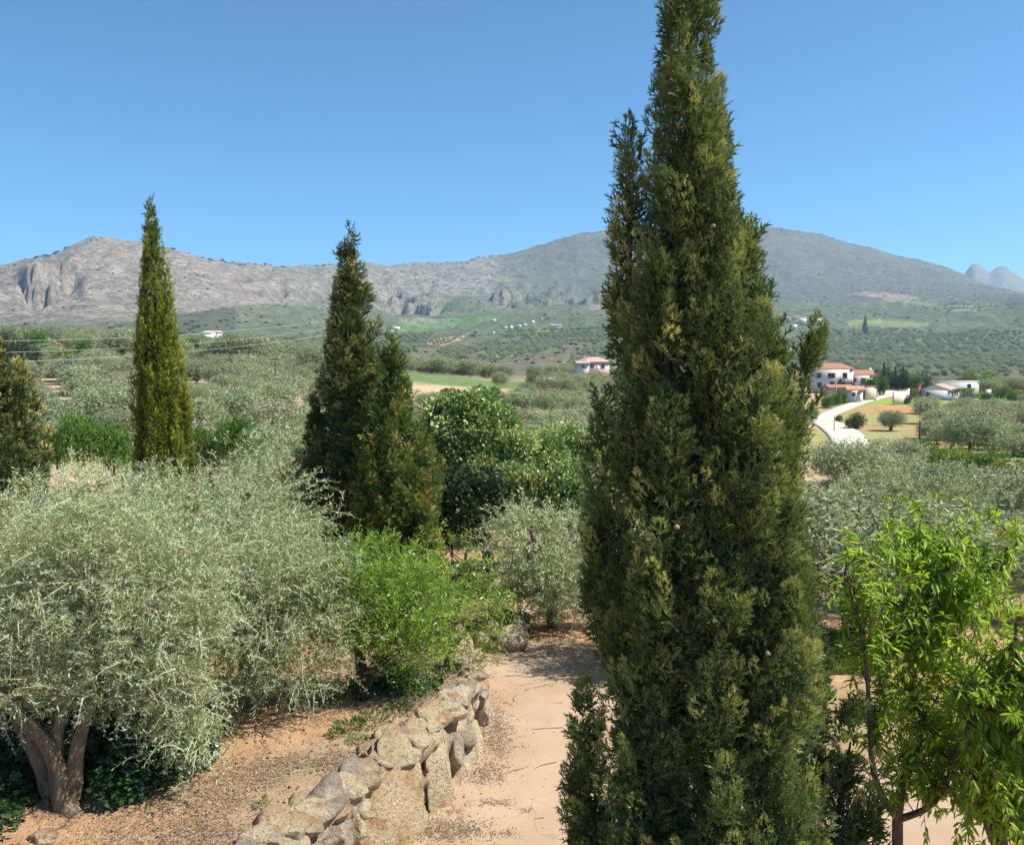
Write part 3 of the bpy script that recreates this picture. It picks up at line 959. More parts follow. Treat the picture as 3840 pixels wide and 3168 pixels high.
# ------------------------------------------------------------------ foliage builders
LEAF_T = np.array([(0, 0, 0), (0.5, 0.10, 0.42), (0, 0, 1), (-0.5, 0.10, 0.42)], dtype=float)     # a folded diamond, unit length, width 1
LEAF_F = np.array([(0, 1, 2, 3)])
LONG_T = np.array([(0, 0, 0), (0.5, 0.12, 0.32), (0.36, -0.02, 0.70), (0, -0.22, 1.0), (-0.36, -0.02, 0.70), (-0.5, 0.12, 0.32), (0, -0.02, 0.34), (0, -0.10, 0.70)], dtype=float)
LONG_F = np.array([(0, 1, 6, 6), (0, 6, 5, 5), (1, 2, 7, 6), (6, 7, 4, 5), (2, 3, 7, 7), (7, 3, 4, 4)])
LONG_Q, LONG_TR = LONG_F[[2, 3]], LONG_F[[0, 1, 4, 5]][:, :3]


def blob_points(g, blobs, n, shell=0.33):
    w = np.array([b[3] * b[4] * b[5] for b in blobs]) ** 0.67
    k = g.choice(len(blobs), n, p=w / w.sum())
    B = np.array(blobs)[k]
    d = unit(g.normal(size=(n, 3)))
    rr_ = g.uniform(0, 1, n) ** shell
    # uneven outline
    rr_ = rr_ * (1 + 0.55 * noise3(d * 2.6 + B[:, :3] * 1.7, 5) + 0.3 * noise3(d * 6.1 + B[:, :3], 15))
    p = B[:, :3] + d * B[:, 3:6] * rr_[:, None]
    return p, d, rr_


def shoots(g, p, d, L, K, leaf, width, droop=0.25, up=0.3, spread=0.85, template=LEAF_T, tfaces=LEAF_F, tbase=None, stem=0.0):
    """leafy shoots: p start points, d outward directions; returns verts, quads, tint"""
    n = len(p)
    sd = unit(d * 0.8 + g.normal(size=(n, 3)) * 0.55 + np.array([0, 0, up]))
    s = (np.arange(K) + 0.5) / K
    Ls = L * g.uniform(0.55, 1.25, n) * np.where(g.uniform(size=n) < 0.10, 1.4, 1.0)
    pos = p[:, None, :] + sd[:, None, :] * (Ls[:, None] * s[None])[:, :, None] - np.array([0, 0, droop]) * (Ls[:, None] * s[None] ** 2)[:, :, None]
    side = unit(np.cross(sd, g.normal(size=(n, 3))))
    side2 = np.cross(sd, side)
    ph = (np.arange(K) * 2.4)[None, :] + g.uniform(0, 6, n)[:, None]
    out = np.cos(ph)[..., None] * side[:, None] + np.sin(ph)[..., None] * side2[:, None]
    ld = unit(sd[:, None] * (1.25 - spread) + out * spread + g.normal(size=(n, K, 3)) * 0.18 + np.array([0, 0, -droop * 0.4]))
    ld = ld.reshape(-1, 3)
    N = n * K
    ls = leaf * g.uniform(0.65, 1.2, N)
    S = np.stack([ls * width, ls * width, ls], 1)
    M = frames(ld, g)
    v, f = stamp(template, tfaces, M, S, pos.reshape(-1, 3))
    tb = g.uniform(0, 1, n) if tbase is None else tbase
    t = np.clip(0.45 * tb[:, None] + 0.2 * s[None] + g.normal(size=(n, K)) * 0.13 + 0.12, 0, 0.93)
    t = np.where(g.uniform(size=t.shape) < 0.012, 1.0, t)
    ti = np.repeat(t.ravel(), len(template))
    if stem:
        e = p + sd * Ls[:, None] * 0.97 - np.array([0, 0, droop]) * (Ls * 0.94)[:, None]
        m_ = p + sd * (Ls * 0.5)[:, None] - np.array([0, 0, droop]) * (Ls * 0.25)[:, None]
        sv = np.stack([p - side * stem, p + side * stem, m_ + side * stem * 0.7, m_ - side * stem * 0.7, e, e + side * 0.001], 1).reshape(-1, 3)
        b_ = (np.arange(n) * 6)[:, None]
        sf = np.concatenate([b_ + np.array([[0, 1, 2, 3]]), b_ + np.array([[3, 2, 5, 4]])]) + len(v)
        v, f, ti = np.concatenate([v, sv]), np.concatenate([f, sf]), np.concatenate([ti, np.ones(n * 6)])
    return v, f, ti


def merge(parts):
    vs, fs, ts, n = [], [], [], 0
    for v, f, t in parts:
        vs.append(v); fs.append(f + n); ts.append(t); n += len(v)
    return np.concatenate(vs), np.concatenate(fs), np.concatenate(ts)


def branch_mesh(paths, n=7, wob=0.12, seed=0):
    mb = MB()
    for i, (pts, rad) in enumerate(paths):
        mb.tube(pts, rad, n, wob, seed + i)
    return mb


def limb(g, a, b, r0, r1, k=7, sag=0.15, jit=0.06):
    a, b = np.asarray(a, float), np.asarray(b, float)
    t = np.linspace(0, 1, k)[:, None]
    L = np.linalg.norm(b - a)
    p = a + (b - a) * t + np.array([0, 0, 1.0]) * sag * L * (t - t * t) * 2
    p[1:-1] += g.normal(size=(k - 2, 3)) * jit * L
    return p, r0 + (r1 - r0) * np.linspace(0, 1, k) ** 0.8


def twigs_to(g, hubs, targets, r0=0.022, r1=0.005):
    """thin branches from the nearest hub to each target"""
    H = np.array(hubs)
    out = []
    for t in targets:
        k = np.argmin(((H - t) ** 2).sum(1) + g.uniform(0, 0.3, len(H)))
        out.append(limb(g, H[k], t, r0, r1, 6, 0.08, 0.05))
    return out


def olive_tree(name, label, base, stems, blobs, nsh, seed, K=16, leaf=0.062, width=0.21, L=0.34, group=None, ntw=40, parent_world=True):
    g = np.random.default_rng(seed)
    t = thing(name, label, "olive tree", base, 0, group)
    b = np.array(base)
    mb = branch_mesh([(np.array(p) - b, r) for p, r in stems], 10, 0.16, seed)
    mb.build("trunk", M_BARK_OLIVE, t, smooth=True)
    bl = [(c[0] - b[0], c[1] - b[1], c[2] - b[2], *c[3:]) for c in blobs]
    hubs = [np.array(p[k]) - b for p, r in stems if p[-1][2] > b[2] + 0.5 for k in (-1, -2)]
    tg, _, _ = blob_points(g, bl, ntw, 0.6)
    tw = twigs_to(g, hubs, tg)
    branch_mesh(tw, 5, 0.05, seed + 3).build("branch", M_BARK_OLIVE, t, smooth=True)
    cc, cd, _ = blob_points(g, bl, 130, 0.42)
    p, d, r_ = blob_points(g, bl, nsh, 0.42)
    ci = g.integers(0, 130, nsh)
    dense = g.uniform(size=nsh) < 0.62
    p = np.where(dense[:, None], cc[ci] + g.normal(size=(nsh, 3)) * np.array([0.2, 0.2, 0.16]), p)
    d = np.where(dense[:, None], unit(cd[ci] + 0.5 * g.normal(size=(nsh, 3))), d)
    ok = p[:, 2] > Z(p[:, 0] + b[0], p[:, 1] + b[1]) - b[2] + 0.12
    p, d = p[ok], d[ok]
    up = 0.28
    v, f, ti = shoots(g, p, d, L, K, leaf, width, 0.3, up, 0.72, stem=0.0075)
    # bare stems of the shoots
    link("crown", mesh_np("crown", v, f, M_OLIVE, ti), t)
    return t


# ------------------------------------------------------------------ near olive trees on the terrace
bz = 0.98
stA = [(spline([(-4.82, 9.34, 0.78), (-4.95, 9.42, 1.1), (-4.98, 9.45, 1.4), (-5.12, 9.42, 1.8), (-5.42, 9.35, 2.2), (-5.75, 9.4, 2.7)], 14), np.linspace(0.125, 0.05, 14)),
       (spline([(-5.12, 9.62, 0.78), (-5.18, 9.6, 1.15), (-5.30, 9.62, 1.55), (-5.48, 9.6, 1.95), (-5.7, 9.8, 2.5), (-5.8, 10.1, 3.1)], 14), np.linspace(0.125, 0.05, 14)),
       (spline([(-4.93, 9.5, 0.8), (-4.88, 9.52, 1.2), (-4.84, 9.55, 1.6), (-4.74, 9.62, 2.0), (-4.6, 9.8, 2.6), (-4.4, 10.1, 3.2)], 14), np.linspace(0.105, 0.04, 14)),
       (spline([(-5.02, 9.5, 1.2), (-5.05, 9.52, 1.6), (-5.03, 9.6, 2.0), (-4.95, 9.9, 2.6), (-4.9, 10.3, 3.3)], 12), np.linspace(0.095, 0.04, 12)),
       (spline([(-4.86, 9.40, 1.02), (-4.74, 9.28, 0.98), (-4.60, 9.18, 0.93)], 6), np.linspace(0.13, 0.04, 6)),
       (spline([(-5.15, 9.5, 1.02), (-5.3, 9.36, 0.98), (-5.42, 9.26, 0.93)], 6), np.linspace(0.12, 0.04, 6))]
blA = [(-5.6, 10.3, 3.55, 1.35, 1.4, 0.95), (-4.5, 10.2, 3.35, 1.15, 1.2, 0.95), (-4.1, 10.1, 2.75, 0.85, 0.8, 0.7), (-4.4, 9.8, 2.45, 0.65, 0.6, 0.5), (-5.75, 9.7, 2.75, 0.8, 0.7, 0.6), (-3.75, 9.9, 1.95, 0.42, 0.4, 0.5)]
olive_tree("olive_tree", "large silver-green olive tree with a forked pale trunk rising from ivy at the terrace edge", (-5.0, 9.5, 1.0), stA, blA, 5400, 31, leaf=0.064, width=0.215)
stB = [(spline([(-3.7, 12.3, 0.8), (-3.65, 12.25, 1.4), (-3.5, 12.1, 2.0), (-3.3, 11.9, 2.6)], 10), np.linspace(0.16, 0.05, 10)),
       (spline([(-3.7, 12.3, 0.9), (-3.8, 12.4, 1.5), (-4.0, 12.5, 2.2), (-4.2, 12.6, 2.8)], 10), np.linspace(0.14, 0.05, 10)),
       (spline([(-3.65, 12.2, 1.0), (-3.4, 12.5, 1.7), (-3.1, 12.8, 2.4)], 10), np.linspace(0.11, 0.04, 10))]
blB = [(-3.85, 12.2, 3.0, 1.15, 1.2, 0.95), (-3.15, 12.0, 2.4, 0.75, 0.9, 0.75), (-2.9, 11.6, 1.8, 0.42, 0.5, 0.45), (-3.4, 11.5, 1.95, 0.5, 0.5, 0.5), (-3.3, 12.7, 2.8, 0.85, 0.9, 0.75), (-4.4, 12.2, 2.6, 0.8, 0.8, 0.8)]
olive_tree("olive_tree", "olive with low drooping grey-green branches over bare soil beside the almond bush", (-3.7, 12.3, 1.0), stB, blB, 4300, 33, leaf=0.066, width=0.215)


def simple_stems(x, y, z, h, g, n=3, r=0.13):
    out = []
    for k in range(n):
        a = g.uniform(0, 6.28)
        out.append((spline([(x, y, z - 0.2), (x + 0.08 * math.cos(a), y + 0.08 * math.sin(a), z + 0.3 * h), (x + 0.5 * math.cos(a), y + 0.5 * math.sin(a), z + 0.6 * h), (x + 0.8 * math.cos(a), y + 0.8 * math.sin(a), z + 0.85 * h)], 9), np.linspace(r, 0.04, 9)))
    return out


g = np.random.default_rng(5)
NEAR_OL = [
    # px, y, top row, radius, label
    (232, 15.8, 462, 1.5, "pale olive tree standing directly behind the drooping one, left of the tall dark cypress"),
    (62, 14.6, 474, 1.9, "bushy olive tree behind the forked-trunk olive, in front of the bronze cypress"),
    (160, 17.6, 468, 1.7, "olive with upright silver shoots hiding the foot of the golden cypress"),
    (298, 23.5, 420, 1.5, "light grey olive tree just left of the tall dark cypress, soil showing behind"),
    (552, 20.3, 506, 1.5, "loose silvery olive at the path's far end between almond bush and big cypress"),
    (655, 17.5, 520, 1.5, "olive tree shading the far bend of the path, mostly behind the big cypress"),
    (905, 23.5, 506, 1.9, "broad grey-green olive tree behind the top of the peach tree"),
    (985, 27.0, 492, 2.0, "olive tree at the right above the peach tree, lit silver on top"),
    (835, 28.0, 478, 1.9, "olive tree right beside the big cypress, at the near end of the right grove"),
    (1060, 22.0, 520, 1.8, "olive tree cut by the right edge behind the peach leaves"),
]
KEEP = [(-5, 9.5, 2.5), (-3.7, 12.3, 2.2)]
for k, (px, y, top, rad, lab) in enumerate(NEAR_OL):
    x, y, z = spot(px, y)
    zt = z_at(top, y)
    h = zt - z
    cz = z + h * 0.56
    bl = [(x, y, cz, rad, rad, h * 0.43)]
    for q in range(5):
        a = g.uniform(0, 6.28)
        bl.append((x + 0.55 * rad * math.cos(a), y + 0.55 * rad * math.sin(a), cz + g.uniform(-0.25, 0.2) * h, 0.55 * rad, 0.55 * rad, 0.24 * h))
    if k == 4:      # its lowest sprays sweep the ground
        bl += [(x + 0.45, y - 0.3, z + 0.75, 0.75, 0.7, 0.5), (x - 0.25, y - 0.2, z + 0.95, 0.6, 0.6, 0.55), (x + 0.9, y - 0.2, z + 0.8, 0.6, 0.6, 0.6)]
    olive_tree("olive_tree", lab, (x, y, z), simple_stems(x, y, z, h, g), bl, 2500 if y < 19 else 1700, 60 + k, K=14, leaf=0.085 if y < 19 else 0.11, width=0.25, L=0.38, ntw=34)
    KEEP.append((x, y, rad + 0.9))

# ------------------------------------------------------------------ cypresses
def _sprig():
    T, F = [], []
    def tri(a, b, c):
        n = len(T); T.extend([a, b, c]); F.append((n, n + 1, n + 2))
    tri((-0.08, 0, 0), (0.08, 0, 0), (0, 0.02, 1.0))
    for i, (z, l, s) in enumerate([(0.14, 0.5, 1), (0.34, 0.46, -1), (0.6, 0.34, 1)]):
        tri((0, 0, z - 0.08), (0, 0, z + 0.12), (s * l * 0.62, 0.10 * s, z + l * 0.8))
    for i, (z, l, s) in enumerate([(0.2, 0.46, 1), (0.46, 0.38, -1)]):
        tri((0, 0, z - 0.08), (0, 0, z + 0.12), (0.08 * s, s * l * 0.62, z + l * 0.8))
    return np.array(T, float), np.array(F)
SPRIG_T, SPRIG_F = _sprig()


def plume_points(g, cols, per_m2, out=0.32, jitter=1.0):
    """plumes over the skin of flame shaped columns; cols: (x,y,z0,z1,[(t,r)...],lean)"""
    P, D, O = [], [], []
    for (cx, cy, z0, z1, prof, lx, ly) in cols:
        pt, pr = np.array([q[0] for q in prof]), np.array([q[1] for q in prof])
        H = z1 - z0
        tt = np.linspace(0, 1, 60)
        w = np.interp(tt, pt, pr) + 0.04
        n = int(per_m2 * 2 * math.pi * w.mean() * H)
        t = g.choice(tt, n, p=w / w.sum()) + g.uniform(-0.008, 0.008, n)
        t = np.clip(t, 0, 0.985)
        a = g.uniform(0, 2 * np.pi, n)
        lump = 1 + 0.10 * np.sin(3 * a + 5 * t + cx) + 0.75 * noise2(a * 1.9 + cx * 7, t * H * 0.6, 3)
        r = np.interp(t, pt, pr) * lump * g.uniform(0.62, 1.0, n) ** 0.5
        o = np.stack([np.cos(a), np.sin(a), 0 * a], 1)
        p = np.stack([cx + lx * t * H, cy + ly * t * H, z0 + t * H], 1) + o * r[:, None]
        P.append(p); O.append(o)
        D.append(unit(np.array([lx, ly, 1.0]) + o * (out * (1 - 0.6 * t) * g.uniform(0.3, 1.6, n))[:, None] + g.normal(size=(n, 3)) * 0.13 * jitter))
    return np.concatenate(P), np.concatenate(D), np.concatenate(O)


def plume_mesh(g, P, D, O, L, W, K, sprig, tips=0.5, tint0=0.0, flare=0.75, drop=0.55, gold=0.0):
    n = len(P)
    Ls, Ws = L * g.uniform(0.5, 1.35, n), W * g.uniform(0.6, 1.4, n)
    t = g.uniform(0, 1, (n, K)) ** 0.85
    w = Ws[:, None] * (np.clip(t, 0.02, 1) ** 0.45) * (1 - t) ** 0.62 * 1.7 * g.uniform(0.2, 1, (n, K)) ** 0.5
    side = unit(np.cross(D, g.normal(size=(n, 3))))
    s2 = np.cross(D, side)
    a = g.uniform(0, 2 * np.pi, (n, K))
    rad = np.cos(a)[..., None] * side[:, None] + np.sin(a)[..., None] * s2[:, None]
    pos = P[:, None] - D[:, None] * (drop * Ls)[:, None, None] + D[:, None] * (t * Ls[:, None])[..., None] + rad * w[..., None]
    d = unit(D[:, None] * (0.55 + 0.5 * t)[..., None] + rad * (flare * (1 - 0.6 * t))[..., None] + g.normal(size=(n, K, 3)) * 0.3)
    N = n * K
    s = sprig * g.uniform(0.6, 1.3, N) * (1.2 - 0.55 * t.ravel())
    v, f = stamp(SPRIG_T, SPRIG_F, frames(d.reshape(-1, 3), g), s, pos.reshape(-1, 3))
    pt = g.uniform(0, 1, n)
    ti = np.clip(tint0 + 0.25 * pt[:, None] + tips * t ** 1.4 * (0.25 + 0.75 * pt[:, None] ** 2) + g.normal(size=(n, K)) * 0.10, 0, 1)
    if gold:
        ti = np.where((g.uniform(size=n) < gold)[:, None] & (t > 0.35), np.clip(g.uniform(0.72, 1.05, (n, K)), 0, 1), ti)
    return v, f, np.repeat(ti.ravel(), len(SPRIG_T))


def cypress(name, label, base, cols, mat, seed, per_m2, L, W, K, sprig, tips, tint0=0.0, inner=True, out=0.32, trunk_h=None, cat="cypress", gold=0.0, flare=0.75):
    g = np.random.default_rng(seed)
    t = thing(name, label, cat, base)
    b = np.array(base, float)
    h = trunk_h or (max(c[3] for c in cols) - b[2]) * 0.93
    mb = MB()
    mc = cols[0]
    mb.tube(np.array([(0, 0, -0.2), (0, 0, 0.25 * h), (mc[5] * h * 0.6, mc[6] * h * 0.6, 0.6 * h), (mc[5] * h, mc[6] * h, h)]), np.array([0.17, 0.13, 0.08, 0.015]) * (h / 9.5), 8, 0.1)
    for c in cols[1:]:
        q = np.array([c[0], c[1], c[2]]) - b
        mb.tube(np.array([(q[0] * 0.15, q[1] * 0.15, max(q[2] - 0.6, 0.1)), q, q + np.array([c[5], c[6], 1]) * (c[3] - c[2]) * 0.8]), [0.045, 0.035, 0.008], 6, 0.05)
    mb.build("trunk", M_BARK_DARK, t, smooth=True)
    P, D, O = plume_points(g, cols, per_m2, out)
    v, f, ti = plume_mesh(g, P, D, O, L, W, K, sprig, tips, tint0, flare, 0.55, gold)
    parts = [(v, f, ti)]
    if inner:   # larger, darker sprigs inside the crown
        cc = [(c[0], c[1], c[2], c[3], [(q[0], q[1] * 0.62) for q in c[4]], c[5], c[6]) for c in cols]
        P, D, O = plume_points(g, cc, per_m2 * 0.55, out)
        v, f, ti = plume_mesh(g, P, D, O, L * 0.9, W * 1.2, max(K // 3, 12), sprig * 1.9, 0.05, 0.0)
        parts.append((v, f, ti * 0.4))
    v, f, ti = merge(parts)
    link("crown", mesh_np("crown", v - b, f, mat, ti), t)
    return t


BIGP = [(0, 0.45), (0.08, 0.64), (0.23, 0.62), (0.42, 0.58), (0.62, 0.42), (0.75, 0.33), (0.83, 0.27), (0.95, 0.12), (1, 0.02)]
FL = [(0, 0.3), (0.25, 1.0), (0.6, 0.75), (0.9, 0.3), (1, 0.05)]
def flame(r): return [(a, b * r) for a, b in FL]
Y0, KS = 6.8, 0.85
def bx(px, z): return float(x_at(px, Y0, z))
def bz_(z): return EYE - (EYE - z) * KS          # heights measured at 8 m, carried to the tree's own distance
big_cols = [(bx(709, 1.0), Y0, 0.35, bz_(10.6), [(a, b * KS) for a, b in BIGP], -0.034, 0.0)]
for (px, dy, z0, z1, r, lx) in [(606, 0.0, 3.3, 5.6, 0.13, -0.02), (594, -0.15, 0.6, 3.0, 0.2, -0.05), (640, -0.55, 1.2, 4.3, 0.30, 0.0), (690, -0.8, 0.9, 3.6, 0.30, 0.02), (740, -0.75, 1.0, 3.3, 0.30, 0.0),
                                (655, -0.55, 3.2, 5.6, 0.27, 0.01), (700, -0.6, 3.0, 4.9, 0.24, 0.0), (755, -0.6, 2.6, 4.4, 0.30, 0.05), (766, -0.4, 2.2, 4.9, 0.26, 0.01), (764, -0.2, 3.9, 6.2, 0.20, 0.0),
                                (778, 0.1, 4.5, 6.3, 0.03, 0.21), (796, 0.1, 2.0, 4.2, 0.14, 0.03), (826, 0.0, 0.9, 2.8, 0.12, 0.14), (840, -0.2, 0.8, 2.2, 0.10, 0.16), (812, 0.3, 1.2, 3.2, 0.2, 0.05),
                                (632, 0.1, 5.9, 8.15, 0.11, -0.01), (716, 0.1, 6.3, 8.1, 0.12, 0.02), (740, 0.1, 5.4, 7.2, 0.13, 0.03), (752, -0.1, 4.8, 6.6, 0.15, 0.02), (660, -0.35, 5.4, 7.4, 0.22, 0.0), (705, -0.4, 5.6, 7.5, 0.22, 0.0),
                                (680, -0.25, 7.0, 8.7, 0.2, 0.0), (640, -0.2, 4.6, 6.6, 0.22, 0.0), (730, -0.5, 4.2, 6.3, 0.25, 0.02), (624, -0.2, 3.0, 4.6, 0.2, -0.02), (636, -0.4, 0.8, 2.8, 0.26, -0.03), (770, -0.6, 0.6, 2.4, 0.3, 0.05)]:
    z0, z1 = max(bz_(z0), 0.35), bz_(z1)
    big_cols.append((bx(px, (z0 + z1) / 2), Y0 + dy * KS, z0, z1, flame((r + 0.035) * KS), lx, 0.0))
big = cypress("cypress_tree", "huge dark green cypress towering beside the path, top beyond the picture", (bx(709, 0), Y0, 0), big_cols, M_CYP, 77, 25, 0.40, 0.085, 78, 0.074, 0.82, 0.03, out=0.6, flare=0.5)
g = np.random.default_rng(13)
cone_me = None
for k in range(26):
    c = big_cols[g.integers(0, len(big_cols))]
    t = g.uniform(0.25, 0.85)
    a = g.uniform(math.pi, 2 * math.pi)
    r_ = np.interp(t, [q[0] for q in c[4]], [q[1] for q in c[4]]) * 1.08
    p = (c[0] + c[5] * t * (c[3] - c[2]) + r_ * math.cos(a), c[1] + r_ * math.sin(a), c[2] + t * (c[3] - c[2]))
    if cone_me is None:
        v, f = rock(g, 2, 5, 0.05)
        cone_me = mesh_np("seed_cone", v * 0.019, f, M_CONE, smooth=True)
    o = link("seed_cone", cone_me, big)
    o.location = (p[0] - big.location[0], p[1] - big.location[1], p[2])

# the pair in the middle: a tall dark bronze one and a lower, orange tipped one
xa, ya, za = spot(353, 20.2)
CONEP = [(0, 0.75), (0.1, 1.0), (0.3, 0.93), (0.5, 0.72), (0.7, 0.47), (0.85, 0.28), (0.95, 0.12), (1, 0.02)]
def cone(r): return [(a, b * r) for a, b in CONEP]
tall_top = z_at(226, ya)
cypress("cypress_tree", "tall dark cypress with bronze cone clusters, left one of the pair behind the almond bush", (xa, ya, za),
        [(xa, ya, za + 0.15, tall_top, cone(1.08), 0.004, 0), (xa + 0.3, ya - 0.2, za + 1.5, za + 6.6, cone(0.5), 0.0, 0), (xa + 0.62, ya - 0.3, za + 1.6, za + 5.7, cone(0.5), 0.0, 0), (xa - 0.5, ya - 0.4, za + 0.2, za + 4.2, cone(0.6), -0.02, 0), (xa + 0.25, ya - 0.5, za + 0.5, za + 5.2, cone(0.5), 0.0, 0), (xa - 0.62, ya, za + 2.9, za + 5.0, flame(0.16), -0.10, 0)],
        M_CYP_B, 83, 25, 0.40, 0.11, 30, 0.14, 0.7, 0.06, out=0.75, flare=0.95, gold=0.17)
xb, yb, zb = spot(399, 19.2)
low_top = z_at(336, yb)
cypress("cypress_tree", "broad green cypress with orange tips, right one of the pair behind the almond bush", (xb, yb, zb),
        [(xb, yb, zb + 0.1, low_top, cone(1.12), -0.02, 0), (xb - 0.55, yb - 0.2, zb + 0.1, zb + 4.6, cone(0.5), 0.02, 0), (xb + 0.45, yb - 0.3, zb + 0.1, zb + 3.4, cone(0.55), 0.0, 0), (xb - 0.3, yb - 0.5, zb + 0.1, zb + 4.2, cone(0.5), 0, 0)],
        M_CYP_G, 87, 23, 0.46, 0.11, 30, 0.14, 0.62, 0.12, out=0.55, flare=0.85, gold=0.08)
# the golden one further left
xc, yc, zc = spot(169, 25.5)
GOLP = [(0, 0.8), (0.12, 1.0), (0.35, 0.98), (0.6, 0.78), (0.8, 0.50), (0.93, 0.22), (1, 0.03)]
ctop = z_at(208, yc)
cypress("cypress_tree", "slender yellow-green cypress standing alone on the left above the olives", (xc, yc, zc),
        [(xc, yc, zc + 0.1, ctop, [(a, b * 0.72) for a, b in GOLP], -0.022, 0)] + [(xc + dx, yc + dy, zc + a, zc + b, flame(r), lx, 0) for dx, dy, a, b, r, lx in
         [(-0.45, -0.4, 0.3, 4.6, 0.32, 0.0), (0.45, -0.4, 0.3, 4.2, 0.34, 0.0), (0.0, -0.65, 0.3, 5.4, 0.3, -0.01), (-0.40, -0.2, 3.6, 7.7, 0.2, -0.01), (0.25, -0.35, 3.0, 7.3, 0.24, -0.03), (0.62, 0.0, 1.2, 4.9, 0.24, -0.02)]],
        M_CYP_Y, 91, 24, 0.85, 0.075, 32, 0.125, 0.6, 0.12, out=0.14, flare=0.28)
# the bronze one cut by the left edge
xd, yd, zd = spot(4, 18.5)
dtop = z_at(338, yd)
cypress("cypress_tree", "bronze-brown cypress cut off by the left edge, behind the bushy olive", (xd, yd, zd),
        [(xd, yd, zd + 0.1, dtop, [(0, 0.8), (0.3, 1.0), (0.6, 0.85), (0.85, 0.5), (1, 0.1)], 0, 0), (xd + 0.5, yd - 0.2, zd + 0.2, zd + 5.2, flame(0.5), 0, 0), (xd + 0.15, yd - 0.6, zd + 0.3, zd + 5.4, flame(0.5), 0, 0)],
        M_CYP_B, 95, 22, 0.42, 0.11, 28, 0.14, 0.7, 0.14, out=0.55, flare=0.9, gold=0.22)

# ------------------------------------------------------------------ almond bush, holm oaks, peach trees
def leafy_tree(name, label, cat, base, stems, blobs, nsh, seed, mat, bark, K, leaf, width, L, droop, up, spread, ntw=30, shell=0.3, twr=0.016, group=None):
    g = np.random.default_rng(seed)
    t = thing(name, label, cat, base, 0, group)
    b = np.array(base)
    branch_mesh([(np.array(p) - b, r) for p, r in stems], 8, 0.12, seed).build("trunk", bark, t, smooth=True)
    bl = [(c[0] - b[0], c[1] - b[1], c[2] - b[2], *c[3:]) for c in blobs]
    hubs = [np.array(p[k]) - b for p, r in stems for k in (-1, -2, len(p) // 2)]
    tg, _, _ = blob_points(g, bl, ntw, 0.6)
    branch_mesh(twigs_to(g, hubs, tg, twr, 0.004), 5, 0.05, seed + 3).build("branch", bark, t, smooth=True)
    p, d, _ = blob_points(g, bl, nsh, shell)
    ok = p[:, 2] > Z(p[:, 0] + b[0], p[:, 1] + b[1]) - b[2] + 0.1
    v, f, ti = shoots(g, p[ok], d[ok], L, K, leaf, width, droop, up, spread)
    link("crown", mesh_np("crown", v, f, mat, ti), t)
    return t


xs, ys, zs = -2.17, 12.53, 1.0
stm = [(spline([(xs, ys, 0.8), (xs + 0.02, ys, 1.3), (xs - 0.05, ys + 0.05, 1.7), (xs - 0.1, ys + 0.1, 2.3), (xs, ys + 0.2, 2.9)], 10), np.linspace(0.12, 0.03, 10)),
       (spline([(xs + 0.02, ys, 1.15), (xs + 0.15, ys + 0.1, 1.5), (xs + 0.5, ys + 0.3, 2.0), (xs + 0.9, ys + 0.5, 2.5)], 9), np.linspace(0.08, 0.03, 9)),
       (spline([(xs, ys, 1.3), (xs + 0.4, ys - 0.1, 1.7), (xs + 1.0, ys - 0.1, 2.0), (xs + 1.5, ys + 0.1, 2.2)], 9), np.linspace(0.06, 0.02, 9))]
blo = [(-2.15, 12.7, 2.55, 0.62, 0.6, 0.72), (-1.8, 12.55, 2.05, 0.58, 0.5, 0.45), (-1.45, 12.7, 2.35, 0.6, 0.6, 0.65), (-2.45, 12.6, 2.15, 0.42, 0.4, 0.4), (-1.5, 12.5, 1.8, 0.42, 0.4, 0.36)]
leafy_tree("almond_bush", "dense fresh green almond bush with a short dark trunk above the stone wall", "almond bush", (xs, ys, zs), stm, blo, 1700, 41, M_ALMOND, M_BARK_DARK, 13, 0.078, 0.24, 0.38, 0.15, 0.6, 0.75)
xs2, ys2 = -1.05, 14.3
zs2 = float(Z(xs2, ys2))
stm = [(spline([(xs2, ys2, zs2 - 0.2), (xs2, ys2, 1.4), (xs2 + 0.2, ys2 - 0.2, 2.0), (xs2 + 0.4, ys2 - 0.3, 2.6)], 10), np.linspace(0.07, 0.02, 10)),
       (spline([(xs2, ys2, 1.1), (xs2 + 0.3, ys2 - 0.4, 1.6), (xs2 + 0.8, ys2 - 0.7, 2.0)], 8), np.linspace(0.05, 0.015, 8))]
blo = [(-1.05, 14.1, 2.4, 0.58, 0.6, 0.68), (-0.62, 13.7, 1.8, 0.52, 0.55, 0.5), (-1.1, 13.6, 1.85, 0.45, 0.5, 0.5), (-0.5, 14.1, 2.15, 0.42, 0.45, 0.42)]
leafy_tree("almond_bush", "sparse yellow-green almond shoots leaning over the path, right of the dense almond bush", "almond bush", (xs2, ys2, zs2), stm, blo, 560, 43, M_ALMOND, M_BARK_DARK, 12, 0.08, 0.24, 0.36, 0.25, 0.3, 0.8)


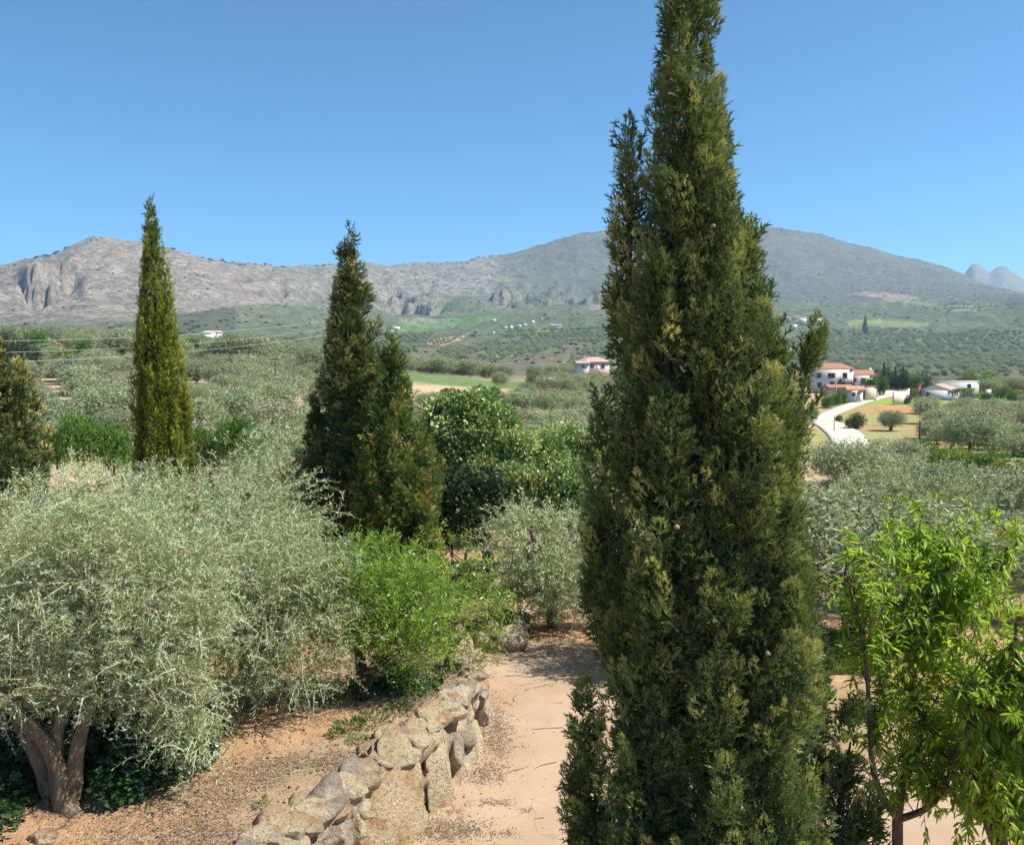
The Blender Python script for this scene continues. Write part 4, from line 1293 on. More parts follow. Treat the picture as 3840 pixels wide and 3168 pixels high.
def cluster_tree(name, label, cat, base, blobs, ncl, clr, nlf, leaf, width, seed, mat, trunk_h, bark=None, r0=0.18, group=None, trunk_n=3):
    """rounded clumps of broad leaves on a forked trunk"""
    g = np.random.default_rng(seed)
    t = thing(name, label, cat, base, 0, group)
    b = np.array(base)
    bl = [(c[0] - b[0], c[1] - b[1], c[2] - b[2], *c[3:]) for c in blobs]
    st = []
    for k in range(trunk_n):
        c = bl[k % len(bl)]
        st.append((spline([(0, 0, -0.2), (0.04 * k, 0.02, trunk_h * 0.4), (c[0] * 0.35, c[1] * 0.35, trunk_h * 0.8), (c[0] * 0.9, c[1] * 0.9, c[2] + 0.3 * c[5])], 9), np.linspace(r0, r0 * 0.25, 9)))
    branch_mesh(st, 8, 0.12, seed).build("trunk", bark or M_BARK_DARK, t, smooth=True)
    c, d, rr_ = blob_points(g, bl, ncl, 0.22)
    cr = clr * g.uniform(0.6, 1.35, ncl)
    q = unit(g.normal(size=(ncl, nlf, 3)) + d[:, None] * 0.75 + np.array([0, 0, 0.25]))
    pos = c[:, None] + q * (cr[:, None] * g.uniform(0.45, 1.0, (ncl, nlf)) ** 0.5)[..., None]
    ld = unit(q + g.normal(size=(ncl, nlf, 3)) * 0.5 + np.array([0, 0, 0.15]))
    N = ncl * nlf
    ls = leaf * g.uniform(0.6, 1.25, N)
    v, f = stamp(LEAF_T, LEAF_F, frames(ld.reshape(-1, 3), g), np.stack([ls * width, ls * width, ls], 1), pos.reshape(-1, 3))
    ti = np.clip(0.7 * g.uniform(0, 1, ncl)[:, None] + 0.15 + g.normal(size=(ncl, nlf)) * 0.14, 0, 0.9)
    yl = (g.uniform(size=ncl) < 0.06)[:, None] & (g.uniform(size=(ncl, nlf)) < 0.5)
    ti = np.where(yl, 1.0, ti)
    ok = np.repeat((pos[..., 2] > 0.05).ravel(), 1)
    keep = np.nonzero(ok)[0]
    v = v.reshape(N, 4, 3)[keep].reshape(-1, 3)
    f = np.arange(len(keep) * 4).reshape(-1, 4)
    link("crown", mesh_np("crown", v, f, mat, np.repeat(ti.ravel()[keep], 4)), t)
    return t


def at(px, py, y):
    z = z_at(py, y)
    return (float(x_at(px, y, z)), y, float(z))
xo, yo, zo = spot(487, 26)
bl = [(*at(460, 424, 26), 0.75, 0.8, 0.75), (*at(484, 418, 26.3), 0.7, 0.8, 0.6), (*at(443, 444, 26), 0.42, 0.6, 0.6), (*at(508, 446, 26), 0.6, 0.7, 0.55), (*at(500, 474, 25.5), 0.8, 0.7, 0.65), (*at(540, 458, 26.5), 0.5, 0.6, 0.45), (*at(468, 452, 25.6), 0.65, 0.6, 0.6), (*at(530, 486, 25.8), 0.55, 0.6, 0.4)]
cluster_tree("holm_oak_tree", "round holm oak with bright rounded leaf clumps and dark trunk, right of the cypress pair", "holm oak", (xo, yo, zo), bl, 330, 0.36, 150, 0.125, 0.6, 47, M_OAK, 2.2)
KEEP.append((xo, yo, 2.4))
xo, yo, zo = spot(548, 24.5)
bl = [(*at(545, 496, 24.5), 0.9, 0.8, 0.6), (*at(575, 490, 24.5), 0.8, 0.8, 0.6), (*at(520, 488, 24.8), 0.5, 0.6, 0.5)]
cluster_tree("holm_oak_tree", "low holm oak bush with pale green new leaves, under the round holm oak", "holm oak", (xo, yo, zo), bl, 150, 0.32, 130, 0.12, 0.6, 48, M_OAK, 0.9, r0=0.1)
KEEP.append((xo, yo, 1.8))
xo, yo, zo = spot(573, 28.5)
bl = [(*at(572, 458, 28.5), 1.0, 0.9, 0.9), (*at(590, 470, 28.5), 0.9, 0.9, 0.8), (*at(566, 485, 28.2), 0.7, 0.8, 0.8)]
cluster_tree("holm_oak_tree", "darker holm oak half hidden by the left side of the big cypress", "holm oak", (xo, yo, zo), bl, 160, 0.35, 130, 0.12, 0.6, 49, M_OAK, 1.6)
KEEP.append((xo, yo, 2.0))
xo, yo, zo = spot(455, 22.5)
bl = [(*at(450, 508, 22.5), 0.75, 0.8, 0.6), (*at(475, 500, 22.8), 0.6, 0.7, 0.55), (*at(432, 520, 22.3), 0.5, 0.6, 0.5)]
cluster_tree("holm_oak_tree", "dark shaded shrub at the foot of the round holm oak beside the orange-tipped cypress", "shrub", (xo, yo, zo), bl, 130, 0.3, 120, 0.12, 0.6, 50, M_DARK, 0.8, r0=0.08)
KEEP.append((xo, yo, 1.6))


def peach_tree(label, base, paths, ntw, seed, box):
    """open young fruit tree: real twigs, each with long drooping leaves"""
    g = np.random.default_rng(seed)
    t = thing("peach_tree", label, "peach tree", base)
    b = np.array(base)
    mains = [(np.array(p) - b, r) for p, r in paths]
    branch_mesh(mains, 9, 0.07, seed).build("trunk", M_BARK_PEACH, t, smooth=True)
    tw = []
    for k in range(ntw):
        p, r_ = mains[g.integers(0, len(mains))]
        i = g.integers(len(p) // 4, len(p))
        a = p[i]
        e = np.array([g.uniform(box[0], box[1]), g.uniform(box[2], box[3]), g.uniform(box[4], box[5])]) - b
        dv = e - a
        L = min(np.linalg.norm(dv), g.uniform(0.5, 1.15))
        dv = unit(dv + np.array([0, 0, 0.6])) * L
        q = a + dv * np.linspace(0, 1, 8)[:, None]
        q[:, 2] -= 0.16 * L * np.linspace(0, 1, 8) ** 2.2
        q += np.cumsum(g.normal(size=(8, 3)) * 0.012, 0)
        tw.append((q, np.linspace(0.005, 0.0016, 8)))
    branch_mesh(tw, 5, 0.03, seed + 1).build("branch", M_BARK_PEACH, t, smooth=True)
    P, D, S = [], [], []
    for q, _ in tw:
        m = g.integers(34, 50)
        s = np.sort(g.uniform(0.12, 1, m))
        pos = np.stack([np.interp(s * 7, np.arange(8), q[:, j]) for j in range(3)], 1)
        tan = unit(q[-1] - q[0])
        o_ = unit(np.cross(tan, g.normal(size=(m, 3))))
        d = unit(tan * 0.4 + o_ * 0.8 + np.array([0, 0, -0.38]))
        P.append(pos); D.append(d); S.append(0.105 * g.uniform(0.6, 1.15, m) * (1.1 - 0.3 * s))
    P, D, S = np.concatenate(P), np.concatenate(D), np.concatenate(S)
    N = len(P)
    up_ = np.tile(np.array([0, 0, 1.0]), (N, 1)) + g.normal(size=(N, 3)) * 0.35
    M = frames(D, g, up_)
    # keep the blade's upper side up: its width runs sideways
    sc_ = np.stack([S * 0.25, S * 0.6, S], 1)
    v, f4 = stamp(LONG_T, LONG_Q, M, sc_, P)
    _, f3 = stamp(LONG_T, LONG_TR, M, sc_, P)
    ti = np.clip(g.normal(size=N) * 0.2 + 0.5, 0, 0.9)
    ti = np.where(g.uniform(size=N) < 0.02, 1.0, ti)
    link("crown", mesh_np("crown", v, [f4, f3], M_PEACH, np.repeat(ti, len(LONG_T)), smooth=True), t)
    return t


def pp(px, py, y): return at(px, py, y)
p1 = [(spline([(3.2, 7.0, -0.1), (3.2, 7.0, 1.2), pp(897, 822, 7), pp(903, 783, 7), pp(917, 745, 6.95), pp(922, 715, 6.95), pp(912, 690, 7), pp(898, 668, 7.05), pp(890, 630, 7.1), pp(886, 580, 7.1)], 22), np.linspace(0.052, 0.010, 22)),
      (spline([pp(897, 818, 7), pp(882, 794, 6.9), pp(873, 768, 6.85), pp(870, 724, 6.85), pp(866, 660, 6.85), pp(856, 610, 6.85), pp(846, 570, 6.9)], 14), np.linspace(0.03, 0.008, 14)),
      (spline([pp(899, 818, 7), pp(926, 808, 6.85), pp(946, 785, 6.75), pp(955, 750, 6.7)], 10), np.linspace(0.032, 0.01, 10)),
      (spline([pp(905, 690, 7), pp(915, 655, 7.05), pp(935, 615, 7.15), pp(950, 570, 7.2), pp(958, 530, 7.2)], 12), np.linspace(0.026, 0.007, 12)),
      (spline([pp(893, 645, 7.05), pp(905, 600, 7.2), pp(918, 560, 7.3), pp(922, 520, 7.3)], 10), np.linspace(0.02, 0.006, 10)),
      (spline([pp(935, 615, 7.15), pp(965, 590, 7.2), pp(1000, 560, 7.25), pp(1018, 540, 7.25)], 9), np.linspace(0.014, 0.004, 9))]
peach_tree("young peach tree with a thin forked trunk, long bright leaves, left one of two", (3.2, 7.0, 0), p1, 235, 52, (2.58, 4.1, 6.5, 7.7, 1.75, 4.75))
p2 = [(spline([(4.2, 6.6, -0.1), (4.15, 6.6, 1.0), pp(1000, 842, 6.6), pp(1018, 822, 6.6), pp(1050, 790, 6.7), pp(1080, 740, 6.8)], 14), np.linspace(0.07, 0.02, 14)),
      (spline([pp(996, 846, 6.6), pp(985, 818, 6.5), pp(978, 780, 6.45), pp(984, 735, 6.45)], 10), np.linspace(0.03, 0.01, 10)),
      (spline([pp(984, 735, 6.45), pp(1005, 705, 6.4), pp(1030, 690, 6.4), pp(1050, 650, 6.4)], 9), np.linspace(0.02, 0.007, 9)),
      (spline([pp(980, 735, 6.45), pp(965, 715, 6.4), pp(955, 690, 6.4)], 8), np.linspace(0.016, 0.006, 8)),
      (spline([pp(1018, 822, 6.6), pp(1030, 760, 6.5), pp(1020, 690, 6.4), pp(1015, 620, 6.4)], 10), np.linspace(0.03, 0.007, 10))]
peach_tree("denser peach tree cut by the right edge, trunk leaning in the lower right corner", (4.2, 6.6, 0), p2, 270, 53, (3.3, 4.9, 6.0, 7.2, 1.5, 4.1))

# ------------------------------------------------------------------ undergrowth, litter, weeds, grass
def flat_leaves(g, x, y, z, leaf, width, tilt, mat, name, tint, label=None):
    n = len(x)
    a = g.uniform(0, 6.28, n)
    d = unit(np.stack([np.cos(a), np.sin(a), g.normal(size=n) * tilt], 1))
    ls = leaf * g.uniform(0.5, 1.3, n)
    up_ = unit(np.array([0, 0, 1.0]) + g.normal(size=(n, 3)) * tilt)
    M = frames(d, g, up_)
    v, f = stamp(LEAF_T, LEAF_F, M, np.stack([ls * width, ls * width * 0.6, ls], 1), np.stack([x, y, z], 1))
    o = link(name, mesh_np(name, v, f, mat, np.repeat(tint, 4)))
    tag(o, label, None, None, 'stuff')
    return o


g = np.random.default_rng(99)
# ivy under and behind the big olive
iv = []
for (cx, cy, rx, ry, h, n) in [(-5.6, 10.5, 1.3, 0.9, 0.75, 4200), (-4.4, 10.35, 0.8, 0.8, 0.55, 3200), (-6.2, 9.4, 0.9, 0.8, 0.5, 2800), (-4.45, 9.75, 0.42, 0.42, 0.30, 1000), (-5.75, 8.9, 0.6, 0.6, 0.28, 900)]:
    r_, a = np.sqrt(g.uniform(0, 1, n)), g.uniform(0, 6.28, n)
    x, y = cx + rx * r_ * np.cos(a), cy + ry * r_ * np.sin(a)
    top = h * np.sqrt(np.clip(1 - r_ ** 2, 0, 1)) * (1 + 0.5 * fbm(x / 0.5, y / 0.5, 3, 7))
    iv.append(np.stack([x, y, Z(x, y) + 0.03 + top * g.uniform(0.5, 1, n)], 1))
iv = np.concatenate(iv)
iv = iv[(iv[:, 0] + 4.98) ** 2 + (iv[:, 1] - 9.45) ** 2 > 0.1]
flat_leaves(g, iv[:, 0], iv[:, 1], iv[:, 2], 0.085, 0.8, 0.55, M_IVY, "ivy", np.clip(g.normal(size=len(iv)) * 0.2 + 0.45, 0, 1), "dark glossy ivy spreading round the forked olive trunk")
# ivy and leaves at the shaded foot of the almond
n = 2600
x, y = g.normal(size=n) * 0.32 - 1.75, g.normal(size=n) * 0.25 + 13.1
flat_leaves(g, x, y, Z(x, y) + 0.02 + 0.45 * g.uniform(0, 1, n) * np.exp(-((x + 1.75) ** 2 + (y - 13.1) ** 2) / 0.1), 0.07, 0.6, 0.6, M_IVY, "undergrowth", np.clip(g.normal(size=n) * 0.2 + 0.5, 0, 1), "dark green undergrowth behind the almond bush trunk")

# dry leaf litter
n = 70000
y = 7.2 + 9.5 * g.uniform(0, 1, n) ** 1.2
x = np.interp(y, WY, WX) - 0.45 - np.abs(g.normal(size=n)) * 1.35
dens = fbm(x / 0.8, y / 0.8, 3, 15)
k = g.uniform(size=n) < np.clip(0.34 + 1.5 * dens, 0.04, 1)
lx, ly, ltint = [x[k]], [y[k]], [np.clip(g.normal(size=k.sum()) * 0.25 + 0.5, 0, 1)]
for (px, py, sx, sy, m) in [(497, 737, 0.16, 0.55, 1500), (484, 775, 0.18, 0.2, 700), (447, 832, 0.30, 0.20, 1400), (493, 803, 0.16, 0.05, 170), (455, 811, 0.09, 0.05, 70), (472, 832, 0.08, 0.04, 60), (507, 834, 0.08, 0.05, 70), (526, 810, 0.05, 0.04, 40), (497, 720, 0.08, 0.6, 500), (530, 640, 0.9, 0.5, 800)]:
    v_ = (422 - py) / 887
    y0 = EYE / ((SP - v_ * CP) / (CP + v_ * SP))
    x0 = x_at(px, y0, 0)
    lx.append(x0 + g.normal(size=m) * sx); ly.append(y0 + g.normal(size=m) * sy); ltint.append(np.clip(g.normal(size=m) * 0.22 + 0.42, 0, 1))
m = 220
ly.append(g.uniform(8, 16, m)); lx.append(g.uniform(-1, 4, m)); ltint.append(g.uniform(0, 0.8, m))
lx, ly, ltint = np.concatenate(lx), np.concatenate(ly), np.concatenate(ltint)
flat_leaves(g, lx, ly, Z(lx, ly) + 0.02, 0.045, 0.22, 0.2, M_LITTER, "leaf_litter", ltint, "dry fallen olive leaves scattered on soil and path")

# small twigs lying on the drive
tb = MB()
for k in range(46):
    y0 = g.uniform(9, 17); x0 = np.interp(y0, WY, WX) + (g.uniform(0.2, 3.2) if k % 3 else -g.uniform(0.5, 2.5)); a = g.uniform(0, 6.28); L = g.uniform(0.1, 0.45)
    q = np.array([(x0 + math.cos(a) * L * s + 0.03 * math.sin(5 * s + k), y0 + math.sin(a) * L * s, 0) for s in np.linspace(0, 1, 5)])
    q[:, 2] = Z(q[:, 0], q[:, 1]) + 0.022
    tb.tube(q, np.linspace(0.006, 0.002, 5), 4)
o = tb.build("fallen_twigs", M_BARK_OLIVE); tag(o, "thin dry twigs lying on the drive and terrace", None, None, 'stuff')
# pebbles
v0, f0 = rock(g, 1, 4, 0.1)
n = 1500
y = g.uniform(7.5, 17, n); x = np.interp(y, WY, WX) + np.where(g.uniform(size=n) < 0.85, -0.2 - np.abs(g.normal(size=n)) * 1.6, np.abs(g.normal(size=n)) * 0.5)
vv, ff = stamp(v0, f0, frames(unit(g.normal(size=(n, 3))), g), 0.005 + 0.014 * g.uniform(0, 1, n) ** 3, np.stack([x, y, Z(x, y) + 0.018], 1))
o = link("gravel", mesh_np("gravel", vv, ff, M_STONE)); tag(o, "small pebbles on the terrace and along the wall foot", None, None, 'stuff')


def weed_mesh(g, n, r, h, leaf, width):
    a = g.uniform(0, 6.28, n)
    q = np.sqrt(g.uniform(0, 1, n)) * r
    p = np.stack([q * np.cos(a), q * np.sin(a), g.uniform(0.0, 1, n) * h * np.exp(-(q / r) ** 2)], 1)
    d = unit(np.stack([np.cos(a), np.sin(a), g.uniform(0.2, 1.6, n)], 1) + g.normal(size=(n, 3)) * 0.3)
    ls = leaf * g.uniform(0.6, 1.3, n)
    v, f = stamp(LEAF_T, LEAF_F, frames(d, g), np.stack([ls * width, ls * width, ls], 1), p)
    return mesh_np("weed", v, f, M_WEED, np.repeat(np.clip(g.normal(size=n) * 0.25 + 0.5, 0, 1), 4))
WEEDS = [weed_mesh(g, 90, 0.10, 0.10, 0.06, 0.4), weed_mesh(g, 150, 0.2, 0.09, 0.08, 0.28), weed_mesh(g, 60, 0.08, 0.18, 0.12, 0.12), weed_mesh(g, 260, 0.3, 0.12, 0.07, 0.3)]
WD = [(196, 759, 0, 0.8, "small bright green weed alone on bare soil near the ivy"), (208, 746, 2, 0.7, "thin pale weed just behind the bright one on bare soil"), (262, 806, 2, 0.7, "dry grassy weed at the left foot of the terrace slope"),
      (350, 727, 1, 1.0, "flat green weed patch in front of the almond trunk"), (372, 722, 3, 0.9, "wide weed patch below the almond trunk"), (398, 711, 1, 1.0, "weed patch on the terrace right of the almond trunk"),
      (425, 690, 3, 0.9, "grey-green weed tuft in light shade right of the almond bush"), (336, 735, 0, 1.1, "leafy weed under the tips of the drooping olive"), (358, 741, 1, 0.7, "weed close to the wall top below the almond"),
      (468, 663, 2, 2.2, "tall dry grass tuft at the end of the wall beside the path"), (474, 671, 2, 1.8, "short grass tuft against the far wall stones"), (326, 835, 2, 0.6, "grass wisp between terrace soil and wall stones"),
      (40, 775, 3, 1.2, "leafy green plant at the left foot of the forked olive"), (14, 800, 3, 1.2, "leafy plant in the lower left corner"), (345, 700, 3, 1.1, "green weeds in the shade left of the almond trunk")]
for (px, py, k, s, lab) in WD:
    x, y, z = ground_hit(px, py, 6, 40)
    o = link("weed", WEEDS[k], None, (x, y, z))
    o.rotation_euler = (0, 0, px * 0.7); o.scale = (s,) * 3
    tag(o, lab, "weed")

# grass right of the drive under the peach trees and in the shade behind
n = 60000
y = g.uniform(12.0, 20, n); x = g.uniform(2.0, 9, n)
k = (fbm(x / 1.6, y / 1.6, 3, 77) > -0.12) & (~in_path(x, y))
x, y = x[k], y[k]
n = len(x)
d = unit(np.stack([g.normal(size=n) * 0.4, g.normal(size=n) * 0.4, np.ones(n)], 1))
ls = g.uniform(0.08, 0.26, n)
v, f = stamp(LEAF_T, LEAF_F, frames(d, g), np.stack([ls * 0.17, ls * 0.17, ls], 1), np.stack([x, y, Z(x, y)], 1))
o = link("grass", mesh_np("grass", v, f, M_GRASS, np.repeat(g.uniform(0, 1, n), 4))); tag(o, "patchy green grass right of the drive", None, None, 'stuff')

# loose rocks
RK = [(525, 612, 0.16, M_WHITEROCK, "white limestone block lying at the far end of the path"), (42, 840, 0.10, M_STONE, "pale stone at the bottom left corner below the olive trunk"), (541, 700, 0.0, None, "")]
for (px, py, s, m_, lab) in RK:
    if not lab: continue
    x, y, z = ground_hit(px, py, 6, 60)
    v, f = rock(g, 3)
    o = link("rock", mesh_np("rock", v * np.array([1.5, 0.9, 0.7]) * s, f, m_, smooth=True), None, (x, y, z + 0.05)); tag(o, lab, "rock")
heap = thing("rubble_bank", "dark rubble bank under the olive at the far left end of the path", "rubble")
for k in range(26):
    px, y = 482 + 42 * g.uniform(), 18.2 + 2.2 * g.uniform()
    x, y, z = spot(px, y)
    v, f = rock(g, 2)
    link("stone", mesh_np("stone", v * g.uniform(0.12, 0.34), f, M_STONE), heap, (x, y, z + g.uniform(0, 0.35)))

# ------------------------------------------------------------------ the olive groves
def grove_proto(seed, nq, leaf, rad=2.1, h=3.3):
    g = np.random.default_rng(seed)
    bl = [(0, 0, h * 0.62, rad * 0.8, rad * 0.8, h * 0.30)]
    for q in range(7):
        a = g.uniform(0, 6.28)
        bl.append((0.62 * rad * math.cos(a), 0.62 * rad * math.sin(a), h * g.uniform(0.45, 0.78), rad * 0.48, rad * 0.48, h * 0.22))
    p, d, _ = blob_points(g, bl, nq // 5, 0.3)
    v, f, t = shoots(g, p, d, leaf * 2.6, 5, leaf, 0.34, 0.25, 0.3)
    me = mesh_np("crown", v, f, M_GROVE, np.clip(t, 0, 0.93))
    mb = MB()
    for k in range(3):
        a = g.uniform(0, 6.28)
        mb.tube(spline([(0.05 * math.cos(a), 0.05 * math.sin(a), -0.3), (0.15 * math.cos(a), 0.15 * math.sin(a), 0.5), (0.5 * math.cos(a), 0.5 * math.sin(a), 1.2), (0.9 * math.cos(a), 0.9 * math.sin(a), 2.0)], 7), np.linspace(0.17, 0.05, 7), 6, 0.15, seed + k)
    tm = mesh_np("trunk", np.concatenate(mb.v), np.concatenate(mb.f4), M_BARK_DARK, smooth=True)
    return me, tm
FINE = [grove_proto(200 + k, 15000, 0.16) for k in range(3)]
COARSE = [grove_proto(230 + k, 7500, 0.25) for k in range(5)]

g = np.random.default_rng(404)
cand = []
def near_line(x, y, pts, d): return np.min((pts[:, 0] - x) ** 2 + (pts[:, 1] - y) ** 2) < d * d
CLEAR = [(432, 196, 17, 15), (460, 205, 19, 7), (420, 236, 34, 24), (455, 228, 26, 13), (195, 206, 16, 8), (140, 205, 20, 6), (1012, 205, 22, 16), (1015, 275, 34, 22), (945, 190, 30, 16), (855, 200, 22, 26), (890, 215, 25, 35),
         (290, 170, 12, 5), (590, 250, 12, 20), (549, 205, 8, 6), (935, 76, 14, 5), (1000, 70, 14, 6), (95, 44, 5, 4), (232, 41, 5, 4), (60, 47, 5, 4), (852, 130, 6, 6)]
CL = [(*spot(px, y)[:2], rx, ry) for px, y, rx, ry in CLEAR]
SPECIAL = [(xa, ya, 2.4), (xb, yb, 2.4), (xc, yc, 2.0), (xd, yd, 2.0)] + KEEP
def free(x, y):
    for (cx, cy, r_) in SPECIAL:
        if (x - cx) ** 2 + (y - cy) ** 2 < r_ * r_: return False
    for (cx, cy, rx, ry) in CL:
        if ((x - cx) / rx) ** 2 + ((y - cy) / ry) ** 2 < 1: return False
    return not near_line(x, y, ROAD_XY, 4.5)
# parts of the picture the photograph shows open: (left, right, top, bottom row, distance)
OPEN = [(806, 912, 388, 447, 112), (838, 915, 386, 409, 188), (815, 850, 404, 432, 135), (812, 992, 362, 400, 180), (392, 500, 366, 393, 185), (184, 214, 342, 356, 180), (95, 185, 345, 353, 180), (572, 606, 357, 369, 240), (840, 872, 400, 436, 118),
        (903, 1030, 436, 472, 60), (890, 990, 384, 400, 190), (540, 556, 376, 383, 190), (280, 312, 358, 368, 150), (205, 245, 416, 452, 39), (50, 130, 412, 445, 42)]
def covers(px, y, z, h, w):
    top = proj(0, y, z + h * 0.9)[1]
    bot = proj(0, y, z)[1]
    pw = w * 887 / y
    for (a, b, c, d, D) in OPEN:
        if y < D and px + pw > a and px - pw < b and top < d - 2 and bot > c: return True
    return False
rows = []
for iy in range(0, 42):
    for ix in range(-34, 35):
        y0 = 20 + iy * 7.0
        x0 = ix * 7.2 + (iy % 2) * 3.6
        x = x0 * 0.985 - 0.05 * (y0 - 20) + g.normal() * 0.8
        y = y0 + 0.10 * x0 + g.normal() * 0.8
        if y < 19 or y > 285: continue
        px = 512 + 887 * x / y
        if not -70 < px < 1094: continue
        if y < 24 and 300 < px < 600: continue
        if not free(x, y): continue
        if y > 45 and (px < 640 or y > 95) and fbm(np.array([x / 26.0]), np.array([y / 26.0]), 2, 119)[0] > 0.24: continue      # bare patches of soil
        sz = float(g.uniform(0.85, 1.25))
        if covers(px, y, float(Z(x, y)), 3.2 * sz, 2.0 * sz): continue
        rows.append((y, x, px, sz))
# the big old trees on the left crest
for (px, y, sz) in [(224, 178, 1.7), (243, 176, 2.05), (262, 180, 2.0), (281, 186, 1.6), (302, 184, 1.7), (318, 190, 1.7), (112, 180, 1.7), (128, 184, 1.8), (145, 178, 1.5), (8, 182, 1.7), (330, 196, 1.6), (250, 160, 1.5)]:
    x, y, z = spot(px, y)
    rows.append((y, x, px, sz))
for (px, y, sz) in [(850, 70, 0.62), (876, 72, 0.66), (862, 64, 0.75), (834, 63, 0.95), (896, 67, 0.9), (880, 58, 0.95), (852, 55, 1.0), (905, 40, 0.95), (938, 38, 0.95), (972, 39, 0.9), (1008, 37, 0.9), (880, 38, 1.0)]:
    x, y, z = spot(px, y)
    rows.append((y, x, px, sz))
for (px, sz) in [(412, 1.5), (424, 1.3), (436, 1.6), (448, 1.5), (459, 1.4), (470, 1.6), (482, 1.4), (494, 1.5), (506, 1.3), (400, 1.5)]:
    x, y, z = spot(px, 262 + (px % 7))
    rows.append((y, x, px, sz))
rows.sort()
NCAP = 285
BANDS = [(36, "above the bronze cypress"), (124, "between bronze and golden cypress"), (190, "behind the golden cypress"), (300, "between golden cypress and cypress pair"), (430, "behind the cypress pair"),
         (500, "left of centre beyond the holm oak"), (560, "right behind the holm oak"), (640, "beside the left flank of the big cypress"), (800, "behind the big cypress"), (865, "right beside the big cypress below the white road"),
         (915, "left of the dark bare pole"), (965, "right of the dark bare pole"), (9999, "near the right edge")]
def grove_label(px, y, sz=1.0):
    band = [b for a, b in BANDS if px < a][0]
    if sz > 1.55 and px < 340: d, gr = "big old olive on the hill crest", "old olives on the left hill crest"
    elif y > 255: d, gr = "dark olive in the tree line beyond the near green field", "tree line beyond the green field"
    elif y < 34: d, gr = "silvery near olive", "nearest grove olives"
    elif y < 55: d, gr = "silver-green olive of the thick lower grove", "lower grove olives"
    elif y < 85: d, gr = "grey-green olive in the middle rows", "middle row olives"
    elif y < 130: d, gr = ("small olive on open red soil" if px > 800 else "grey olive higher up the grove"), "upper grove olives"
    else: d, gr = ("tiny olive below the farmhouse" if px > 800 else "small far olive of the upper rows"), "farthest grove olives"
    return d + " " + band, gr + " " + band
protos = {}
SCR = None
tail = []
for n_, (y, x, px, sz_) in enumerate(rows):
    z = float(Z(x, y))
    lab, grp = grove_label(px, y, sz_)
    if n_ < NCAP:
        fine = y < 46
        key = (fine, int(g.integers(0, 3 if fine else 5)))
        s = sz_
        sc3 = (s * g.uniform(0.92, 1.12), s * g.uniform(0.92, 1.12), s * g.uniform(0.85, 1.08))
        rz = g.uniform(0, 6.28)
        if key not in protos:
            cm, tm = (FINE if fine else COARSE)[key[1]]
            t = thing("olive_tree", lab, "olive tree", (x, y, z), rz, grp)
            t.scale = sc3
            link("trunk", tm, t)
            link("crown", cm, t)
            protos[key] = t
        else:
            copy_tree(protos[key], (x, y, z), rz, tuple(float(q) for q in sc3), lab, grp)
    else:
        tail.append((x, y, z, sz_))
YTAIL = rows[min(NCAP, len(rows) - 1)][0]

# far groves on the valley floor and slopes: one mass of small trees
def plantation(poly, spx, spy, ang, jit, size, keep=1.0, y0=250, y1=2600):
    """trees in rows inside an outline given on the land"""
    P = np.array([ground_hit(a, b, y0, y1)[:2] for a, b in poly])
    cx, cy = P.mean(0)
    rad = np.max(np.hypot(P[:, 0] - cx, P[:, 1] - cy))
    m1, m2 = int(rad / spx) + 1, int(rad / spy) + 1
    i, j = np.meshgrid(np.arange(-m1, m1 + 1) * spx, np.arange(-m2, m2 + 1) * spy, indexing='ij')
    i, j = i.ravel() + g.normal(size=i.size) * jit, j.ravel() + g.normal(size=i.size) * jit
    x = cx + i * math.cos(ang) - j * math.sin(ang)
    y = cy + i * math.sin(ang) + j * math.cos(ang)
    ins = np.zeros(len(x), bool)
    k = len(P) - 1
    for q in range(len(P)):
        c = ((P[q, 1] > y) != (P[k, 1] > y)) & (x < (P[k, 0] - P[q, 0]) * (y - P[q, 1]) / (P[k, 1] - P[q, 1] + 1e-9) + P[q, 0])
        ins ^= c
        k = q
    ins &= g.uniform(size=len(x)) < keep
    x, y = x[ins], y[ins]
    return np.stack([x, y, Z(x, y), size * g.uniform(0.75, 1.2, len(x))], 1)


pts = [np.array(tail)] if tail else []
pts.append(plantation([(420, 348), (436, 337), (468, 333), (462, 339), (440, 347)], 8.5, 17, 0.35, 0.5, 0.95))
pts.append(plantation([(385, 352), (388, 333), (435, 333), (425, 345), (405, 354)], 9, 10, 0.2, 0.6, 1.0))
pts.append(plantation([(478, 358), (500, 345), (570, 340), (565, 348), (535, 354), (495, 362)], 10, 11, 0.5, 0.7, 1.05))
pts.append(plantation([(500, 344), (560, 334), (605, 330), (605, 342), (560, 342)], 8, 9, 0.1, 0.7, 0.95))
pts.append(plantation([(440, 349), (500, 338), (500, 346), (470, 358), (430, 362)], 8.5, 9.5, -0.2, 0.8, 1.0))
pts.append(plantation([(560, 372), (575, 352), (612, 345), (612, 372)], 10, 11, 0.3, 2.0, 1.2, 0.8))
pts.append(plantation([(935, 311), (965, 305.5), (1000, 303), (985, 310), (950, 313)], 11, 18, 0.4, 0.6, 1.2))
pts.append(plantation([(270, 347), (330, 340), (345, 352), (300, 354)], 9, 9, 0.2, 0.8, 1.0))
pts.append(plantation([(620, 345), (780, 338), (830, 345), (1030, 350), (1030, 378), (800, 380), (620, 375)], 11, 12, 0.25, 3.0, 1.25, 0.75))
pts.append(plantation([(785, 340), (845, 328), (935, 330), (1030, 335), (1030, 352), (850, 352)], 10, 11, -0.2, 2.5, 1.15, 0.75))
pts.append(plantation([(500, 341), (515, 330), (560, 331), (600, 326), (600, 336)], 13, 14, 0.2, 5, 1.3, 0.7))
pts.append(plantation([(180, 343), (260, 338), (330, 330), (380, 333), (380, 350), (250, 350)], 10, 11, 0.15, 2.5, 1.05, 0.7))
far_pts = np.concatenate(pts)
